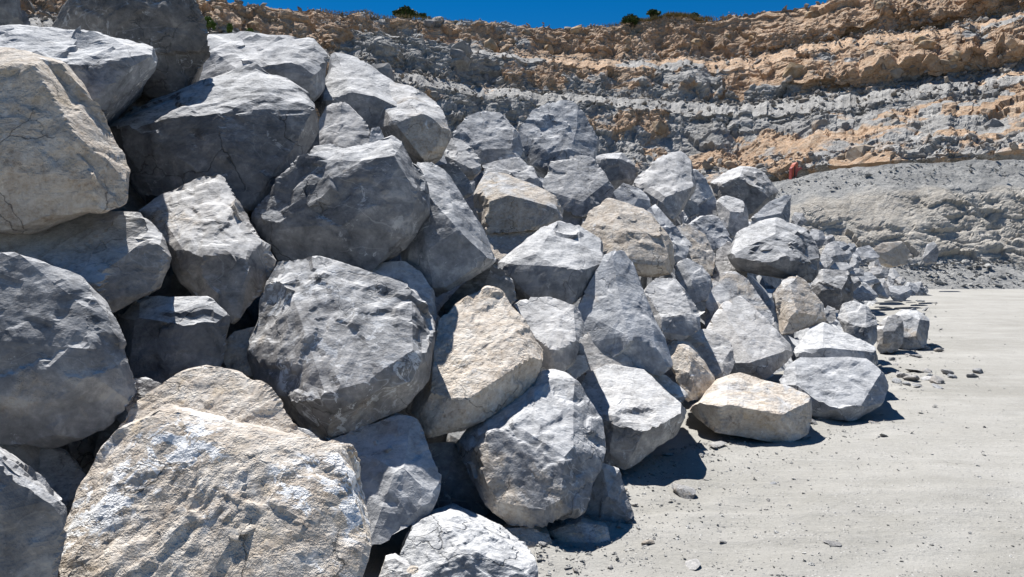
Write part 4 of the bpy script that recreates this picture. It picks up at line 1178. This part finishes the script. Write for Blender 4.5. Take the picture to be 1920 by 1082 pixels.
# ------------------------------------------------------------------ plants along the skyline
def leaves(n, centre, radii, size, seed, lumps=14):
    rs = np.random.RandomState(seed)
    c = rs.normal(size=(lumps, 3)); c /= np.linalg.norm(c, axis=1)[:, None]
    c = c * rs.uniform(0.35, 0.85, (lumps, 1)) * radii
    c[:, 2] = np.abs(c[:, 2])
    k = rs.randint(lumps, size=n)
    q = rs.normal(size=(n, 3)); q /= np.linalg.norm(q, axis=1)[:, None]
    q = c[k] + q * rs.uniform(0.2, 1, (n, 1)) ** 0.5 * np.array(radii) * 0.38 + centre
    a = rs.normal(size=(n, 3)); a /= np.linalg.norm(a, axis=1)[:, None]
    b = np.cross(a, rs.normal(size=(n, 3))); b /= np.linalg.norm(b, axis=1)[:, None] + 1e-9
    s_ = size * rs.uniform(0.6, 1.3, (n, 1))
    V = np.stack([q - a * s_, q + b * s_ * 0.5, q + a * s_, q - b * s_ * 0.5], 1).reshape(-1, 3)
    return V, np.arange(4 * n).reshape(-1, 4)


def shrub(px, py, Y, wpx, hpx, label, n, mat, seed, group=None, name='shrub'):
    base = at(px, py, Y)
    r = (wpx / F * Y / 2, wpx / F * Y / 2, hpx / F * Y)
    e = bpy.data.objects.new(name, None)
    COL.objects.link(e)
    e.location = base
    e['label'] = label; e['category'] = name
    if group:
        e['group'] = group
    V, f = leaves(n, (0, 0, r[2] * 0.15), r, 0.10 + 0.05 * r[0], seed)
    link('crown', mesh_np('crown', V, f, smooth=False), mat, parent=e)
    rs = np.random.RandomState(seed + 1)
    tv, tf = [], []
    for k in range(5):
        tip = rs.normal(0, 0.35, 3) * r + (0, 0, r[2] * 0.6)
        for m in range(6):
            a = m / 6 * 6.283
            tv.append((0.06 * r[0] * math.cos(a), 0.06 * r[0] * math.sin(a), -0.8))
        for m in range(6):
            a = m / 6 * 6.283
            tv.append((tip[0] + 0.015 * r[0] * math.cos(a), tip[1] + 0.015 * r[0] * math.sin(a), tip[2]))
        for m in range(6):
            tf.append((k * 12 + m, k * 12 + (m + 1) % 6, k * 12 + 6 + (m + 1) % 6, k * 12 + 6 + m))
    link('trunk', mesh_np('trunk', tv, tf), TWIG, parent=e)


SK = 'shrubs along the quarry rim'
shrub(762, 31, 105.5, 50, 14, 'dark round shrub alone on the skyline left of centre', 2600, LEAF, 21, SK)
shrub(790, 33, 105.5, 26, 7, 'low shrub at the right foot of the dark round shrub', 500, LEAF, 22, SK)
shrub(1182, 42, 108, 34, 12, 'round green shrub on the left end of the grassy mound', 1800, LEAF, 23, SK)
shrub(1224, 29, 109, 34, 10, 'flat green shrub on top of the grassy mound', 1200, LEAF, 24, SK)
shrub(1302, 34, 109, 22, 9, 'small dark shrub at the right end of the grassy mound', 600, LEAF, 25, SK)
shrub(1190, 46, 108, 14, 6, 'tiny shrub below the round green shrub of the mound', 200, LEAF, 26, SK)
WD = 'weeds on the upper left quarry wall'
shrub(392, 52, 66, 22, 18, 'bright green weed clump beside the dark scratched boulder', 900, WEED, 27, WD, 'weed')
shrub(431, 58, 67, 12, 12, 'middle green weed clump on the upper left wall', 500, WEED, 28, WD, 'weed')
shrub(468, 66, 68, 18, 12, 'lowest green weed clump, just above the rippled boulder', 400, WEED, 29, WD, 'weed')

# dry grass on the rim: many thin blades in one object
rs = np.random.RandomState(31)
n = 9000
gu = np.concatenate([rs.normal(1248, 46, n * 6 // 10), rs.uniform(600, 900, n * 3 // 10), rs.uniform(1130, 1330, n // 10)])
gd = np.interp(gu, u, T_) + rs.uniform(-0.6, 2.6, len(gu))
gzz = np.interp(gu, u, zT) + 0.05
root = np.stack([(gu - CX) / F * gd, gd, gzz - 0.15], 1)
hgt = rs.uniform(0.15, 0.55, len(gu)) * np.where((gu > 1140) & (gu < 1340), 1.0, 0.7)
tip = root + np.stack([rs.normal(0, 0.12, len(gu)), rs.normal(0, 0.12, len(gu)), hgt], 1)
side = np.stack([rs.normal(0, 1, len(gu)), rs.normal(0, 1, len(gu)), 0 * gu], 1)
side /= np.linalg.norm(side, axis=1)[:, None]
gvv = np.stack([root - side * 0.05, root + side * 0.05, tip], 1).reshape(-1, 3)
link('dry_grass', mesh_np('dry_grass', gvv, np.arange(3 * len(gu)).reshape(-1, 3), smooth=False), STRAW, kind='stuff',
     label='dry straw-coloured grass along the quarry rim', category='grass')

# ------------------------------------------------------------------ the orange machine arm behind the bank
ORANGE = plain_material('orange_paint', (0.40, 0.095, 0.05), (0.50, 0.14, 0.08), 3.0, 0.5)
RED = plain_material('red_paint', (0.30, 0.06, 0.05), (0.38, 0.09, 0.08), 3.0, 0.5)
STEEL = plain_material('greasy_steel', (0.03, 0.028, 0.028), (0.07, 0.06, 0.06), 6.0, 0.5)


def prism(name, outline, thick, mat, parent, bevel=0.03):
    bm = bmesh.new()
    a = [bm.verts.new((x, -thick / 2, z)) for x, z in outline]
    b = [bm.verts.new((x, thick / 2, z)) for x, z in outline]
    bm.faces.new(a); bm.faces.new(b[::-1])
    for k in range(len(a)):
        bm.faces.new((a[k], b[k], b[(k + 1) % len(a)], a[(k + 1) % len(a)]))
    bmesh.ops.recalc_face_normals(bm, faces=bm.faces[:])
    bmesh.ops.bevel(bm, geom=bm.edges[:], offset=bevel, segments=2, affect='EDGES')
    me = bpy.data.meshes.new(name)
    bm.to_mesh(me); bm.free()
    return link(name, me, mat, parent=parent)


AY = 54.0
arm = bpy.data.objects.new('machine_arm', None)
COL.objects.link(arm)
arm.location = at(1488, 320, AY)
arm.rotation_euler = (0, 0, 0.35)
arm['label'] = 'orange-red machine arm sticking up behind the far gravel bank'
arm['category'] = 'machine'
k = AY / F * 0.8
prism('boom', [(-6 * k, 6 * k), (-2 * k, 14 * k), (5 * k, 20 * k), (8 * k, 17 * k), (7 * k, 7 * k), (1 * k, 3 * k), (-4 * k, -25 * k), (-9 * k, -25 * k)], 0.42, ORANGE, arm)
prism('ram', [(-5.5 * k, -20 * k), (-3.5 * k, -20 * k), (-1.5 * k, 9 * k), (-3.5 * k, 9 * k)], 0.56, STEEL, arm, 0.02)
prism('bracket', [(-10 * k, -22 * k), (-6 * k, -22 * k), (-5 * k, 9 * k), (-9 * k, 5 * k)], 0.3, RED, arm, 0.02)
prism('lower_arm', [(0, 4 * k), (9 * k, 7 * k), (19 * k, 9 * k), (21 * k, 5 * k), (8 * k, -2 * k), (2 * k, -20 * k), (-2 * k, -20 * k)], 0.34, RED, arm)
prism('counterweight', [(-9 * k, -30 * k), (24 * k, -30 * k), (24 * k, -16 * k), (-9 * k, -16 * k)], 1.0, STEEL, arm)
